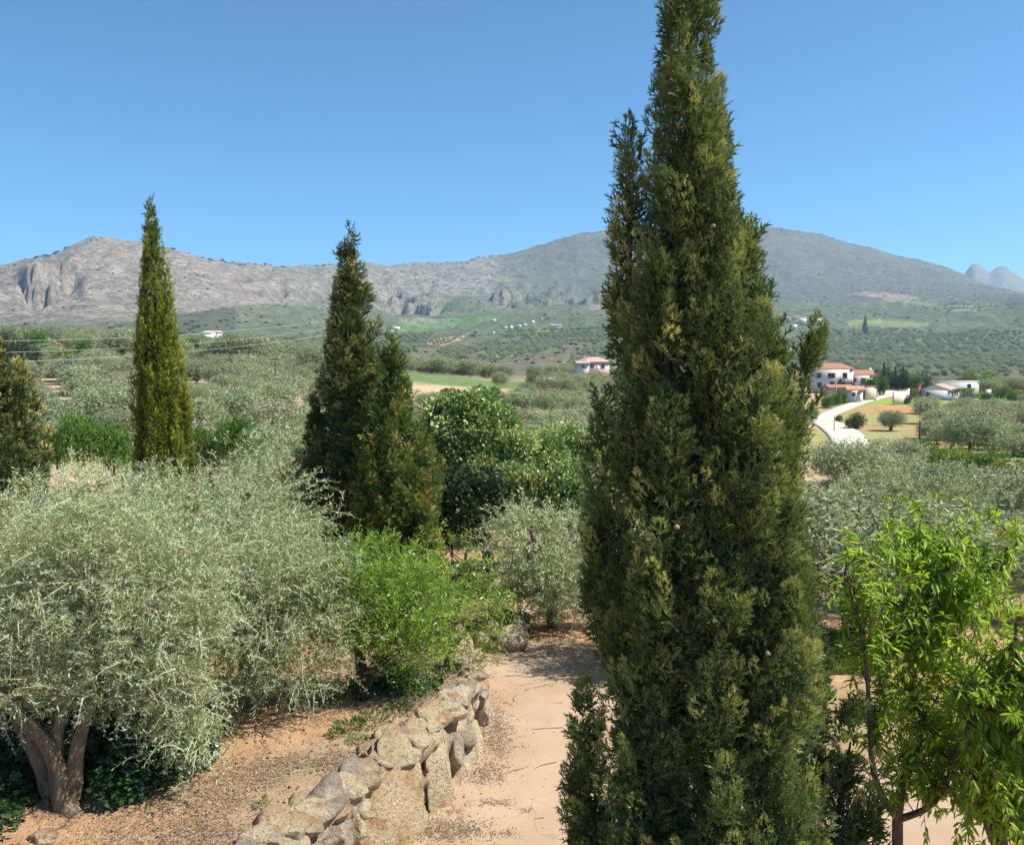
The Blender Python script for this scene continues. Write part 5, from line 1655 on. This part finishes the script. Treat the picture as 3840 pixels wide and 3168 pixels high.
# scrub and small oaks on the mountain sides
n = 26000
th_r, rr_r = R(1) * g.uniform(-34, 34, n), np.sqrt(g.uniform(600 ** 2, 3400 ** 2, n))
bxs, bys = rr_r * np.sin(th_r), rr_r * np.cos(th_r)
bzs = Z(bxs, bys)
qx, qy = proj(bxs, bys, bzs)
dn = fbm(bxs / 120, bys / 120, 3, 33)
keepb = (g.uniform(size=n) < np.clip(0.35 + 1.1 * dn, 0.03, 1)) & ~((qx > 384) & (qx < 505) & (qy > 312) & (qy < 332)) & ~((qx > 845) & (qx < 935) & (qy > 318) & (qy < 328)) & ~((qx > 418) & (qx < 470) & (qy > 332) & (qy < 349))
keepb &= (qx > 330) | (qy > 318) | (g.uniform(size=n) < 0.22)
bush_pts = np.stack([bxs, bys, bzs, g.uniform(0.35, 1.0, n) ** 1.5 * 1.15], 1)[keepb]
# trees standing on the skyline
sk = []
for px in list(g.uniform(30, 70, 14)) + list(g.uniform(170, 345, 26)) + list(g.uniform(400, 620, 22)) + list(g.uniform(770, 950, 14)):
    i = int(np.argmin(np.abs(PXG[:, 0] - px)))
    ok = (RR > 1000) & (RR < 3700)
    j = int(np.argmin(np.where(ok, PYG[i], 999)))
    x, y = XX[i, max(j - 1, 0)], YY[i, max(j - 1, 0)]
    sk.append((x, y, float(Z(x, y)), g.uniform(0.8, 2.0)))
bush_pts = np.concatenate([bush_pts, np.array(sk)])


def scatter(name, P, src, label, zs=1.0):
    me = bpy.data.meshes.new(name)
    me.vertices.add(len(P))
    me.vertices.foreach_set('co', np.ascontiguousarray(P[:, :3], np.float32).ravel())
    for nm, val in (('size', P[:, 3]), ('turn', np.random.default_rng(3).uniform(0, 6.28, len(P)))):
        a = me.attributes.new(nm, 'FLOAT', 'POINT')
        a.data.foreach_set('value', val.astype(np.float32))
    o = link(name, me)
    tag(o, label, None, None, 'stuff')
    ng = bpy.data.node_groups.new(name, 'GeometryNodeTree')
    ng.interface.new_socket('Geometry', in_out='INPUT', socket_type='NodeSocketGeometry')
    ng.interface.new_socket('Geometry', in_out='OUTPUT', socket_type='NodeSocketGeometry')
    N, Lk = ng.nodes, ng.links
    gi, go = N.new('NodeGroupInput'), N.new('NodeGroupOutput')
    oi = N.new('GeometryNodeObjectInfo')
    oi.inputs['Object'].default_value = src
    oi.inputs['As Instance'].default_value = True
    ip = N.new('GeometryNodeInstanceOnPoints')
    mp_ = N.new('GeometryNodeMeshToPoints')
    s = N.new('GeometryNodeInputNamedAttribute'); s.data_type = 'FLOAT'; s.inputs['Name'].default_value = 'size'
    t = N.new('GeometryNodeInputNamedAttribute'); t.data_type = 'FLOAT'; t.inputs['Name'].default_value = 'turn'
    cr = N.new('ShaderNodeCombineXYZ')
    cs = N.new('ShaderNodeCombineXYZ')
    mz = N.new('ShaderNodeMath'); mz.operation = 'MULTIPLY'; mz.inputs[1].default_value = zs
    Lk.new(gi.outputs[0], mp_.inputs[0])
    Lk.new(mp_.outputs[0], ip.inputs['Points'])
    Lk.new(oi.outputs['Geometry'], ip.inputs['Instance'])
    so = s.outputs['Attribute']
    Lk.new(so, cs.inputs[0]); Lk.new(so, cs.inputs[1]); Lk.new(so, mz.inputs[0]); Lk.new(mz.outputs[0], cs.inputs[2])
    Lk.new(cs.outputs[0], ip.inputs['Scale'])
    Lk.new(t.outputs['Attribute'], cr.inputs[2])
    Lk.new(cr.outputs[0], ip.inputs['Rotation'])
    Lk.new(ip.outputs[0], go.inputs[0])
    md = o.modifiers.new(name, 'NODES')
    md.node_group = ng
    return o


src_olive = [c for c in protos[(False, 0)].children if c.name.startswith('crown')][0]
scatter("far_olive_grove", far_pts, src_olive, "olive plantations in rows on the valley floor and far slopes")

# ------------------------------------------------------------------ bushes and trees of the middle distance
def bush_proto(seed, mat, n, leaf, flat=0.8):
    g = np.random.default_rng(seed)
    bl = [(0, 0, 0.42, 0.6, 0.6, 0.4)] + [(g.uniform(0.4, 0.75) * math.cos(a), g.uniform(0.4, 0.75) * math.sin(a), g.uniform(0.2, 0.75), g.uniform(0.25, 0.42), g.uniform(0.25, 0.42), g.uniform(0.2, 0.32)) for a in g.uniform(0, 6.28, 8)]
    p, d, _ = blob_points(g, bl, n // 5, 0.3)
    ok = p[:, 2] > 0.0
    v, f, t = shoots(g, p[ok], d[ok], leaf * 2.2, 5, leaf, 0.45, 0.2, 0.3)
    return mesh_np("crown", v, f, mat, t)
BM = {'g': bush_proto(301, M_BUSH, 4500, 0.10), 'y': bush_proto(302, M_YBUSH, 4500, 0.10), 'd': bush_proto(303, M_DARK, 4500, 0.10), 'o': bush_proto(304, M_OAK, 4500, 0.09)}
mb = MB().tube([(0, 0, -0.15), (0.02, 0, 0.3), (0.05, 0.02, 0.6)], [0.06, 0.045, 0.02], 6)
BTR = mesh_np("trunk", np.concatenate(mb.v), np.concatenate(mb.f4), M_BARK_DARK)
# name, px, distance, top row, half width px, kind, label
BUSHES = [
    ("almond_bush", 232, 41, 415, 22, 'g', "rounded dark-to-bright green bush between the golden cypress and the cypress pair"),
    ("almond_bush", 258, 43, 424, 17, 'g', "yellowish green bush right of the rounded one, behind pale olive shoots"),
    ("almond_bush", 206, 42, 425, 19, 'g', "green bush touching the right foot of the golden cypress"),
    ("almond_bush", 85, 44, 412, 24, 'g', "tallest of the green bushes between the bronze and the golden cypress"),
    ("almond_bush", 58, 46, 424, 20, 'g', "low green bush right of the bronze cypress"),
    ("almond_bush", 115, 45, 423, 23, 'g', "low spreading green bush left of the golden cypress"),
    ("almond_bush", 66, 150, 343, 12, 'y', "yellow-green bush on the left hillside below the power wires"),
    ("almond_bush", 82, 172, 338, 11, 'g', "green bush on the left hill crest among olives"),
    ("almond_bush", 35, 175, 329, 12, 'g', "bright green shrub near the top of the left hill"),
    ("holm_oak_tree", 18, 150, 330, 10, 'd', "dark holm oak on the left hill above the bronze cypress"),
    ("almond_tree", 195, 195, 338, 9, 'g', "green round tree in the grass strip right of the golden cypress"),
    ("almond_bush", 290, 185, 357, 7, 'y', "small yellow-green bush by the bare soil on the left hill"),
    ("almond_bush", 238, 190, 353, 6, 'y', "small green bush at the foot of the big hill olives"),
    ("holm_oak_bush", 855, 128, 411, 11, 'd', "dark round bush at the outer bend of the white road"),
    ("almond_bush", 917, 74, 438, 20, 'g', "green leafy bush beside the dark pole in the right grove"),
    ("almond_bush", 938, 76, 443, 19, 'y', "yellow-green shrub right of the dark pole"),
    ("almond_bush", 962, 73, 445, 22, 'y', "middle yellow-green shrub of the row at right"),
    ("almond_bush", 986, 68, 450, 23, 'g', "green shrub near the right end of the yellow-green row"),
    ("almond_bush", 1012, 64, 455, 24, 'y', "last yellow-green shrub of the row at the right edge"),
    ("almond_bush", 1024, 86, 427, 17, 'g', "bright green bush cut by the right edge above the shrub row"),
    ("shrub", 1000, 206, 386, 11, 'g', "green shrub right of the low white house with the pergola"),
    ("shrub", 1016, 198, 390, 12, 'g', "green shrub at the right edge below the meadow"),
    ("shrub", 985, 196, 392, 9, 'g', "low shrub in front of the pergola's right end"),
    ("shrub", 968, 196, 394, 8, 'd', "dark low shrub in front of the pergola"),
    ("shrub", 912, 200, 388, 7, 'g', "green shrub between the cream wall and the white house"),
    ("shrub", 905, 184, 394, 8, 'd', "grey-green shrub below the end of the cream wall"),
    ("carob_tree", 968, 236, 366, 13, 'o', "left half of the wide tree mass behind the low white house"),
    ("carob_tree", 990, 238, 368, 13, 'o', "right half of the wide tree mass behind the low white house"),
    ("carob_tree", 884, 236, 367, 9, 'd', "dark tree at the left end of the clump behind the road"),
    ("carob_tree", 899, 234, 369, 10, 'd', "broad dark tree in the middle of the clump behind the road"),
    ("carob_tree", 914, 232, 374, 9, 'g', "lower dark green tree at the right end of the clump behind the road"),
    ("carob_tree", 926, 240, 372, 6, 'd', "small dark tree left of the flat-roofed house"),
    ("hedge_tree", 844.5, 212, 376, 8.5, 'd', "dark rounded tree in front of the two-storey white house"),
    ("hedge_tree", 869, 206, 377, 6, 'g', "clipped green tree left of the lane pole"),
    ("hedge_tree", 880, 208, 377, 6, 'g', "clipped green tree right of the lane pole"),
    ("shrub", 836, 182, 392, 6, 'g', "green shrub left of the small white garage"),
    ("shrub", 843, 186, 391, 5, 'g', "green shrub against the garage side wall"),
    ("shrub", 826, 176, 396, 8, 'g', "garden shrub beside the big cypress near the lane"),
    ("almond_bush", 534, 215, 370, 5, 'y', "bright green tree left of the pink house"),
    ("shrub", 812, 150, 404, 6, 'y', "dry yellow shrub at the left edge of the lane"),
    ("shrub", 839, 146, 413, 2.6, 'y', "small yellow sapling by the bend of the white road"),
]
used_b = {}
for (nm, px, y, top, hw, kd, lab) in BUSHES:
    x, y, z = spot(px, y)
    h = max(z_at(top, y) - z, 0.6)
    w = hw * fdepth(y, z) / 887
    if y < 60:
        h = min(h, 2.0 * w)
        z = z_at(top, y) - h
    else:
        w = max(w, 0.5 * h)
    t = thing(nm, lab, nm.replace('_', ' ').split(' ')[-1] if nm not in ('almond_bush',) else "bush", (x, y, z), px * 1.3)
    link("trunk", BTR, t).scale = (w * 0.8, w * 0.8, h * 0.8)
    link("crown", BM[kd], t).scale = (w, w, h)
    used_b[kd] = t
# slim cypresses by the far houses
g = np.random.default_rng(8)
P, D, O = plume_points(g, [(0, 0, 0.02, 1.0, [(0, 0.08), (0.3, 0.13), (0.7, 0.08), (1, 0.01)], 0, 0)], 260, 0.15)
v, f, ti = plume_mesh(g, P, D, O, 0.16, 0.03, 14, 0.05, 0.3)
SLIM = mesh_np("crown", v, f, M_DARK, ti)
for (px, y, top, hh, lab) in [(883.6, 240, 363, 6.5, "tallest slim cypress behind the dark tree clump by the road"), (895, 242, 366.5, 5.5, "short slim cypress in the middle of the dark clump"), (902.6, 242, 366, 5.6, "slim cypress right of the middle one in the dark clump"),
                               (865, 1300, 315.5, 18, "lone dark tall tree at the edge of the yellow-green far field")]:
    x, y, z = spot(px, y)
    z = min(z, z_at(top, y) - hh) if y < 1000 else z
    h = z_at(top, y) - z
    t = thing("slim_cypress", lab, "cypress", (x, y, z))
    link("trunk", BTR, t).scale = (h * 0.2, h * 0.2, h * 0.5)
    link("crown", SLIM, t).scale = (h * (0.62 if y < 1000 else 0.9), h * (0.62 if y < 1000 else 0.9), h)
bsrc = [c for c in used_b['d'].children if c.name.startswith('crown')][0]
bp = bush_pts.copy()
bp[:, 3] *= 2.6
bp[:, 2] -= 0.3
scatter("mountain_scrub", bp, bsrc, "dark scrub and small oaks dotted over the mountain sides", 0.95)

# ------------------------------------------------------------------ houses
def window(parent, x, z, w, h, yf, side=-1):
    """window on a wall face at local y = yf, facing local -y"""
    mb = MB()
    e = 0.09
    for b in ((x - w / 2 - e, x + w / 2 + e, z - e, z), (x - w / 2 - e, x + w / 2 + e, z + h, z + h + e), (x - w / 2 - e, x - w / 2, z, z + h), (x + w / 2, x + w / 2 + e, z, z + h)):
        mb.box(b[0], b[1], yf - 0.07, yf + 0.02, b[2], b[3])
    f = mb.build("window", M_FRAME, parent)
    MB().box(x - w / 2, x + w / 2, yf - 0.03, yf + 0.01, z, z + h).build("pane", M_PANE, f)


def gable_roof(x0, x1, y0, y1, z, h, ov=0.35, th=0.16, hip=0.0):
    """ridge along x"""
    x0, x1, y0, y1 = x0 - ov, x1 + ov, y0 - ov, y1 + ov
    ym = (y0 + y1) / 2
    a = [(x0, y0, z), (x1, y0, z), (x1, y1, z), (x0, y1, z), (x0 + hip, ym, z + h), (x1 - hip, ym, z + h)]
    b = [(p[0], p[1], p[2] + th) for p in a]
    mb = MB()
    mb.add(np.array(b), [(0, 1, 5, 4), (2, 3, 4, 5)])
    mb.add(np.array(b), [(1, 2, 5), (3, 0, 4)])
    mb.add(np.array(a), [(0, 3, 2, 1)])
    for i, j in ((0, 1), (1, 2), (2, 3), (3, 0)):
        mb.add(np.array([a[i], a[j], b[j], b[i]]), [(0, 1, 2, 3)])
    return mb


def house(name, label, loc, rz, w, d, h, wall_m, roof_m, roof_h=1.4, hip=0.0, wins=(), door=None, chimney=None, flat=False, cat="house", group=None):
    t = thing(name, label, cat, loc, rz, group)
    mb = MB().box(-w / 2, w / 2, -d / 2, d / 2, -1.5, h)
    if not flat and hip == 0:
        for s in (-1, 1):
            x = s * (w / 2 - 0.01)
            mb.add(np.array([(x, -d / 2, h), (x, d / 2, h), (x, 0, h + roof_h * 0.97)]), [(0, 1, 2)])
    mb.build("wall", wall_m, t)
    if flat:
        r = MB().box(-w / 2 - 0.15, w / 2 + 0.15, -d / 2 - 0.15, d / 2 + 0.15, h + 0.002, h + 0.22).build("roof", roof_m, t)
    else:
        r = gable_roof(-w / 2, w / 2, -d / 2, d / 2, h + 0.002, roof_h, hip=hip).build("roof", roof_m, t)
    if chimney:
        MB().box(chimney[0] - 0.35, chimney[0] + 0.35, chimney[1] - 0.35, chimney[1] + 0.35, h * 0.7, h + roof_h + 0.7).build("chimney", chimney[2], r)
    for (x, z, ww, hh) in wins: window(t, x, z, ww, hh, -d / 2)
    if door: MB().box(door[0] - door[1] / 2, door[0] + door[1] / 2, -d / 2 - 0.05, -d / 2 + 0.02, 0, door[2]).build("door", M_WOOD if len(door) < 4 else door[3], t)
    return t


def base_at(px, py, y):
    z = z_at(py, y)
    return (float(x_at(px, y, z)), y, float(z))

# two-storey white house and its neighbours along the lane
house("white_house", "two-storey white house with a red hipped roof above the lane", base_at(832.5, 389, 228), R(-22), 9.6, 8, 5.2, M_WHITE, M_TILE, 1.4, 3.2,
      wins=((-3.2, 3.0, 1.0, 1.2), (-0.2, 3.0, 1.6, 1.2), (3.0, 3.0, 1.0, 1.3), (-3, 0.6, 1.0, 1.2), (2.4, 0.6, 1, 1.2)), door=(0, 1, 2.1))
house("white_house", "lower white house with a long red roof beside the two-storey one", base_at(861, 385, 236), R(-20), 5.4, 6, 2.7, M_WHITE, M_TILE, 1.25, 0.0,
      wins=((0.4, 0.5, 1.0, 1.5), (-1.7, 1.0, 0.8, 0.9)), chimney=(2.1, 0.4, M_CREAM))
house("garage", "small white garage with an orange lean-to roof at the lane", base_at(855, 399.5, 190), R(-24), 2.9, 3.6, 2.1, M_WHITE, M_TILE_ORANGE, 0.75, 0.0, wins=((-0.2, 0.9, 0.6, 0.7),), door=(0.75, 0.7, 1.8, M_GREYWALL), cat="garage")
house("shed", "cream walled shed with a dark flat roof next to the white garage", base_at(868, 397.3, 195), R(-20), 3.2, 5, 2.4, M_CREAM, M_DARKROOF, 0.3, flat=True, door=(-1.1, 0.8, 2.0), cat="shed")
house("outhouse", "low outhouse with a weathered red roof left of the garage", base_at(838, 394, 200), R(3), 5.2, 3, 1.5, M_CREAM, M_TILE, 0.6, 0.0, wins=((-1, 0.4, 0.8, 0.7),), cat="outhouse")
# low white house with a pergola
hx, hy, hz = base_at(951, 398, 199)
hr = R(-52)
hs = thing("white_house", "low white farmhouse with a shaded gable, brick chimney and vine pergola", "house", (hx, hy, hz), R(-38))
# local frame: corner nearest the viewer at the origin; gable runs along -x, front along +y
gw, fl, eh = 6.6, 8.6, 1.75
mb = MB().box(-gw, 0, 0, fl, -1.5, eh)
for yq in (0.01, fl - 0.01): mb.add(np.array([(-gw, yq, eh), (0, yq, eh), (-gw * 0.55, yq, eh + 1.25)]), [(0, 1, 2)])
mb.build("wall", M_WHITE, hs)
a = [(-gw - 0.3, -0.25, eh - 0.03), (0.35, -0.25, eh - 0.12), (-gw * 0.55, -0.25, eh + 1.28), (-gw - 0.3, fl + 0.25, eh - 0.03), (0.35, fl + 0.25, eh - 0.12), (-gw * 0.55, fl + 0.25, eh + 1.28)]
b = [(p[0], p[1], p[2] + 0.14) for p in a]
mb = MB().add(np.array(b), [(1, 4, 5, 2), (3, 0, 2, 5)]).add(np.array(a), [(2, 5, 4, 1), (5, 2, 0, 3)])
for i, j in ((0, 2), (2, 1), (1, 4), (4, 5), (5, 3), (3, 0)): mb.add(np.array([a[i], a[j], b[j], b[i]]), [(0, 1, 2, 3)])
rf = mb.build("roof", M_TILE_PALE, hs)
MB().box(-gw - 0.6, -gw + 0.1, -0.6, 0.1, -0.5, eh + 1.15).box(-gw - 0.7, -gw + 0.2, -0.7, 0.2, eh + 1.15, eh + 1.35).build("chimney", M_BRICK, hs)
MB().box(-gw * 0.78, -gw * 0.68, -0.06, 0.02, 0.2, 1.2).build("door", M_WOOD, hs)
for q in (1.6, 3.8, 6.2): MB().box(-0.02, 0.05, q - 0.5, q + 0.5, 0.5, 1.4).build("window", M_PANE, hs)
pg = thing("pergola", "vine covered pergola along the front of the low white farmhouse", "pergola", (hx, hy, hz), R(-38))
for q in (0.3, 2.5, 4.7, 6.9, 9.1):
    MB().box(2.3, 2.55, q, q + 0.25, -1.2, 1.55).build("post", M_BARK_DARK, pg)
for q in (0.3, 4.6):
    MB().box(2.33, 2.50, q, q + 4.5, 1.552, 1.68).build("beam", M_WOOD, pg)
g = np.random.default_rng(66)
n = 2600
vx, vy = g.uniform(0.1, 2.9, n), g.uniform(-0.2, 10.4, n)
d = unit(g.normal(size=(n, 3)) + np.array([0, 0, 0.4]))
ls = g.uniform(0.15, 0.32, n)
v, f = stamp(LEAF_T, LEAF_F, frames(d, g), np.stack([ls * 0.7, ls * 0.7, ls], 1), np.stack([vx, vy, 1.68 + g.uniform(0, 0.3, n) - np.where(g.uniform(size=n) < 0.12, g.uniform(0, 1.0, n), 0) * (vx > 2.2)], 1))
link("vine", mesh_np("vine", v, f, M_YBUSH, np.repeat(g.uniform(0, 1, n), 4)), pg)
house("flat_roofed_house", "grey-white flat roofed block rising behind the low farmhouse", base_at(955, 391.5, 212), R(-16), 9.4, 4, 2.4, M_GREYWALL, M_GREYWALL, 0.3, flat=True, wins=((2.6, 1.1, 0.7, 0.8),))
o = MB().box(-0.6, 0.6, -0.15, 0.15, -1, 1.6).build("white_wall", M_WHITE, None, base_at(988, 396, 203)); tag(o, "short white wall stub right of the pergola", "wall")
# curved cream wall along the upper lane
cw = MB()
wpts = [base_at(870, 394, 197), base_at(893, 399, 181), base_at(905, 397, 184), base_at(909, 391, 200)]
zc_w = min(q[2] for q in wpts)
wpts = spline([(q[0], q[1], zc_w) for q in wpts[1:]], 12)
for i in range(11):
    p, q = wpts[i], wpts[i + 1]
    dv = unit(np.array([q[0] - p[0], q[1] - p[1], 0])); nn = np.array([-dv[1], dv[0], 0]) * 0.14
    vv = [p - nn, q - nn, q + nn, p + nn]
    cw.add(np.array([[*w_[:2], w_[2] - 1.5] for w_ in vv] + [[*w_[:2], w_[2] + 1.55] for w_ in vv]), [(0, 3, 2, 1), (4, 5, 6, 7), (0, 1, 5, 4), (2, 3, 7, 6)] + ([(3, 0, 4, 7)] if i == 0 else []) + ([(1, 2, 6, 5)] if i == 10 else []))
o = cw.build("garden_wall", M_CREAM); tag(o, "curved cream garden wall at the top of the lane", "wall")
o = MB().box(-0.35, 0.35, -0.2, 0.2, 0, 0.5).box(-0.12, 0.12, -0.1, 0.1, 0.5, 1.25).build("lane_bollard", M_GREYWALL, None, ground_hit(877.5, 397.5)); tag(o, "grey marker post on the white lane", "post")

# pink house in the middle
house("pink_house", "pink house with a pale red hipped roof left of the big cypress", base_at(593, 370.5, 262), R(18), 7.4, 7, 2.6, M_PINK, M_TILE_PALE, 1.3, 2.4, wins=((-1.8, 0.8, 1.1, 1.2), (1.6, 0.8, 1.1, 1.2)), door=(0, 0.9, 2.0, M_WHITE))
house("pink_house_annex", "lower annex at the left of the pink house, its shade painted as grey walls", base_at(581.5, 371, 258), R(10), 3.4, 4, 2.3, M_GREYWALL, M_TILE_PALE, 0.6, 0.0, wins=((0, 0.9, 0.8, 0.9),), cat="annex")  # grey wall colour stands in for the shade on this lower part
t = thing("polytunnel", "white plastic tunnel lying among the olives below the pink house", "polytunnel", base_at(549, 381, 203))
a = np.linspace(0, math.pi, 9)
vv = np.array([(x, 0.8 * math.cos(q), 0.9 * math.sin(q)) for x in (-1.3, 1.3) for q in a])
link("cover", mesh_np("cover", vv, np.array([(i, i + 1, i + 10, i + 9) for i in range(8)]), M_WHITE, smooth=True), t)
MB().box(1.302, 1.33, -0.8, 0.8, 0, 0.45).box(-1.33, -1.302, -0.8, 0.8, 0, 0.45).build("end_board", M_WHITE, t)

# farm on the left horizon
house("farmhouse", "left white farm building on the low ridge right of the golden cypress", base_at(206, 338.2, 405), R(8), 6.0, 6, 2.6, M_WHITE, M_WHITE, 0.3, flat=True, wins=((-1, 0.9, 0.9, 0.9),), cat="farmhouse")
house("farmhouse", "right white farm building with a pale roof on the low ridge", base_at(213, 337.2, 418), R(-5), 7.0, 6, 2.2, M_GREYWALL, M_TILE_PALE, 0.9, 0.0, wins=((1, 0.8, 0.9, 0.9),), cat="farmhouse")
# far hamlets: px, base row, width px, height px, wall, roof, label
FARH = [
    (396, 329, 7, 2.4, M_WHITE, M_WHITE, "long white barn at the left end of the bright green field"),
    (494, 321, 4, 2.0, M_WHITE, M_WHITE, "small white house above the right end of the green field"),
    (505, 328.5, 4, 2.6, M_GREYWALL, M_WHITE, "greyish house leftmost in the far hamlet"),
    (511, 328.5, 3.2, 2.8, M_WHITE, M_WHITE, "bright white cubic house near the left of the far hamlet"),
    (519, 327, 4.2, 2.5, M_GREYWALL, M_WHITE, "shaded grey-white house in the middle of the far hamlet"),
    (525, 326, 3, 2.6, M_WHITE, M_WHITE, "white house right of the shaded one in the far hamlet"),
    (533, 323.5, 3.4, 3.0, M_WHITE, M_WHITE, "white house highest in the far hamlet"),
    (556, 327, 11, 2.8, M_WHITE, M_TILE_PALE, "long pale farm with a pinkish roof at the right of the far hamlet"),
    (541.5, 319, 2.4, 1.3, M_WHITE, M_WHITE, "tiny white shed above the far hamlet"),
    (493, 333, 2.6, 1.6, M_WHITE, M_WHITE, "tiny white house below the far hamlet"),
    (500, 331.5, 2.8, 1.6, M_WHITE, M_TILE_PALE, "small pale house at the lower left of the far hamlet"),
    (787, 320, 6, 3.2, M_WHITE, M_TILE_PALE, "white house at the left of the slope village right of the cypress"),
    (796, 320, 6, 4, M_PINK, M_TILE, "pink red-roofed house in the slope village"),
    (803, 322.5, 7, 4.5, M_WHITE, M_TILE_PALE, "biggest pale house of the slope village"),
    (812, 321.5, 5, 3, M_PINK, M_TILE_PALE, "pinkish house right of the biggest in the slope village"),
    (820, 322, 6, 3.6, M_WHITE, M_TILE_PALE, "rightmost pale house of the slope village"),
    (794, 328.5, 5, 4, M_WHITE, M_WHITE, "white house lowest in the slope village"),
    (809, 336, 6, 2.2, M_CREAM, M_WHITE, "small pale barn below the slope village"),
    (873, 364, 8, 3.0, M_WHITE, M_TILE, "small white house with a red roof beyond the dark trees"),
]
for (px, py, w, h, wm_, rm_, lab) in FARH:
    x, y, z = ground_hit(px, py, 300, 3000)
    s = y / 887
    fl_ = rm_ is M_WHITE
    house("far_house", lab, (x, y, z), R(((px * 7) % 30) - 15), w * s, max(5, w * s * 0.55), h * s * (1.0 if fl_ else 0.7), wm_, rm_, h * s * 0.35, 0.0, flat=fl_, wins=((-w * s * 0.2, h * s * 0.25, 1.2, 1.2), (w * s * 0.2, h * s * 0.25, 1.2, 1.2)))

# ------------------------------------------------------------------ power line and poles
def pole(label, loc, h, mat, arms=True, r=0.11):
    t = thing("power_pole", label, "utility pole", loc)
    MB().tube([(0, 0, -0.5), (0, 0, h * 0.5), (0, 0, h)], [r, r * 0.85, r * 0.7], 10).build("post", mat, t)
    if arms:
        MB().box(-0.75, 0.75, -0.05, 0.05, h - 0.45, h - 0.33).build("cross_arm", mat, t)
        for q in (-0.65, 0.0, 0.65):
            MB().tube([(q, 0, h - 0.33), (q, 0, h - 0.2), (q, 0, h - 0.12)], [0.04, 0.06, 0.03], 8).build("insulator", M_WHITE, t)
    return t
xl, yl, zl = spot(-90, 44)
xr, yr, zr = spot(352, 76)
zlt, zrt = z_at(341, 44.0), z_at(317, 76.0)
pole("wooden power pole outside the left edge that carries the three wires", (xl, yl, zl), zlt + 0.6 - zl, M_POLE)
pole("power pole hidden behind the tall dark cypress", (xr, yr, zr), zrt + 0.6 - zr, M_POLE)
for k, (dl, dr, nm) in enumerate([(0.0, 0.0, "uppermost"), (-0.62, -0.66, "middle"), (-1.16, -1.16, "lowest")]):
    s = np.linspace(0, 1, 24)
    q = np.stack([xl + (xr - xl) * s, yl + (yr - yl) * s, (zlt + dl) + (zrt + dr - zlt - dl) * s - 4 * 0.55 * s * (1 - s)], 1)
    o = MB().tube(q, np.full(24, 0.008), 5).build("power_wire", M_WIRE); tag(o, "%s of the three pale wires crossing behind the golden cypress" % nm, "wire")
for (px, y, top, mat, arms, lab, r) in [(276, 128, 356, M_POLE, True, "dark wooden pole standing among the olives on the left hillside", 0.10), (919, 84, 421, M_POLE, False, "dark bare pole in the right grove beside green bushes", 0.13), (835.5, 186, 377, M_CONC, False, "pale concrete pole in front of the white houses", 0.16),
                                     (875.6, 202, 372, M_POLE, False, "thin dark lane pole beside the cream shed", 0.09), (834, 122, 415, M_POLE, False, "slim post at the near bend of the white road", 0.06)]:
    x, y, z = spot(px, y)
    pole(lab, (x, y, z), z_at(top, y) - z, mat, arms, r)

# ------------------------------------------------------------------ haze
zt_, zb_ = float(GZ.max()) + 40, float(GZ.min()) - 1.5
E = 7100
hz_o = MB().box(-E, E, -E, E, zb_, zt_).build("haze", None)
m, nt, out = new_mat("thin_haze")
pv = nt.nodes.new("ShaderNodeVolumePrincipled")
pv.inputs['Color'].default_value = (0.52, 0.77, 1.0, 1)
pv.inputs['Density'].default_value = HAZE_DENSITY
pv.inputs['Anisotropy'].default_value = 0.2
nt.links.new(pv.outputs[0], out.inputs['Volume'])
hz_o.data.materials.append(m)
tag(hz_o, "thin pale haze over the whole valley", None, None, 'stuff')
print('ROAD', np.round(np.array(ROAD_PTS), 1).tolist())
print("TRIS", sum(len(o.data.loops) - 2 * len(o.data.polygons) for o in {o.data.name: o for o in bpy.data.objects if o.type == 'MESH'}.values()), "objects", len(bpy.data.objects), "grove", len(rows), "ytail", YTAIL, "far", len(far_pts), len(bush_pts))
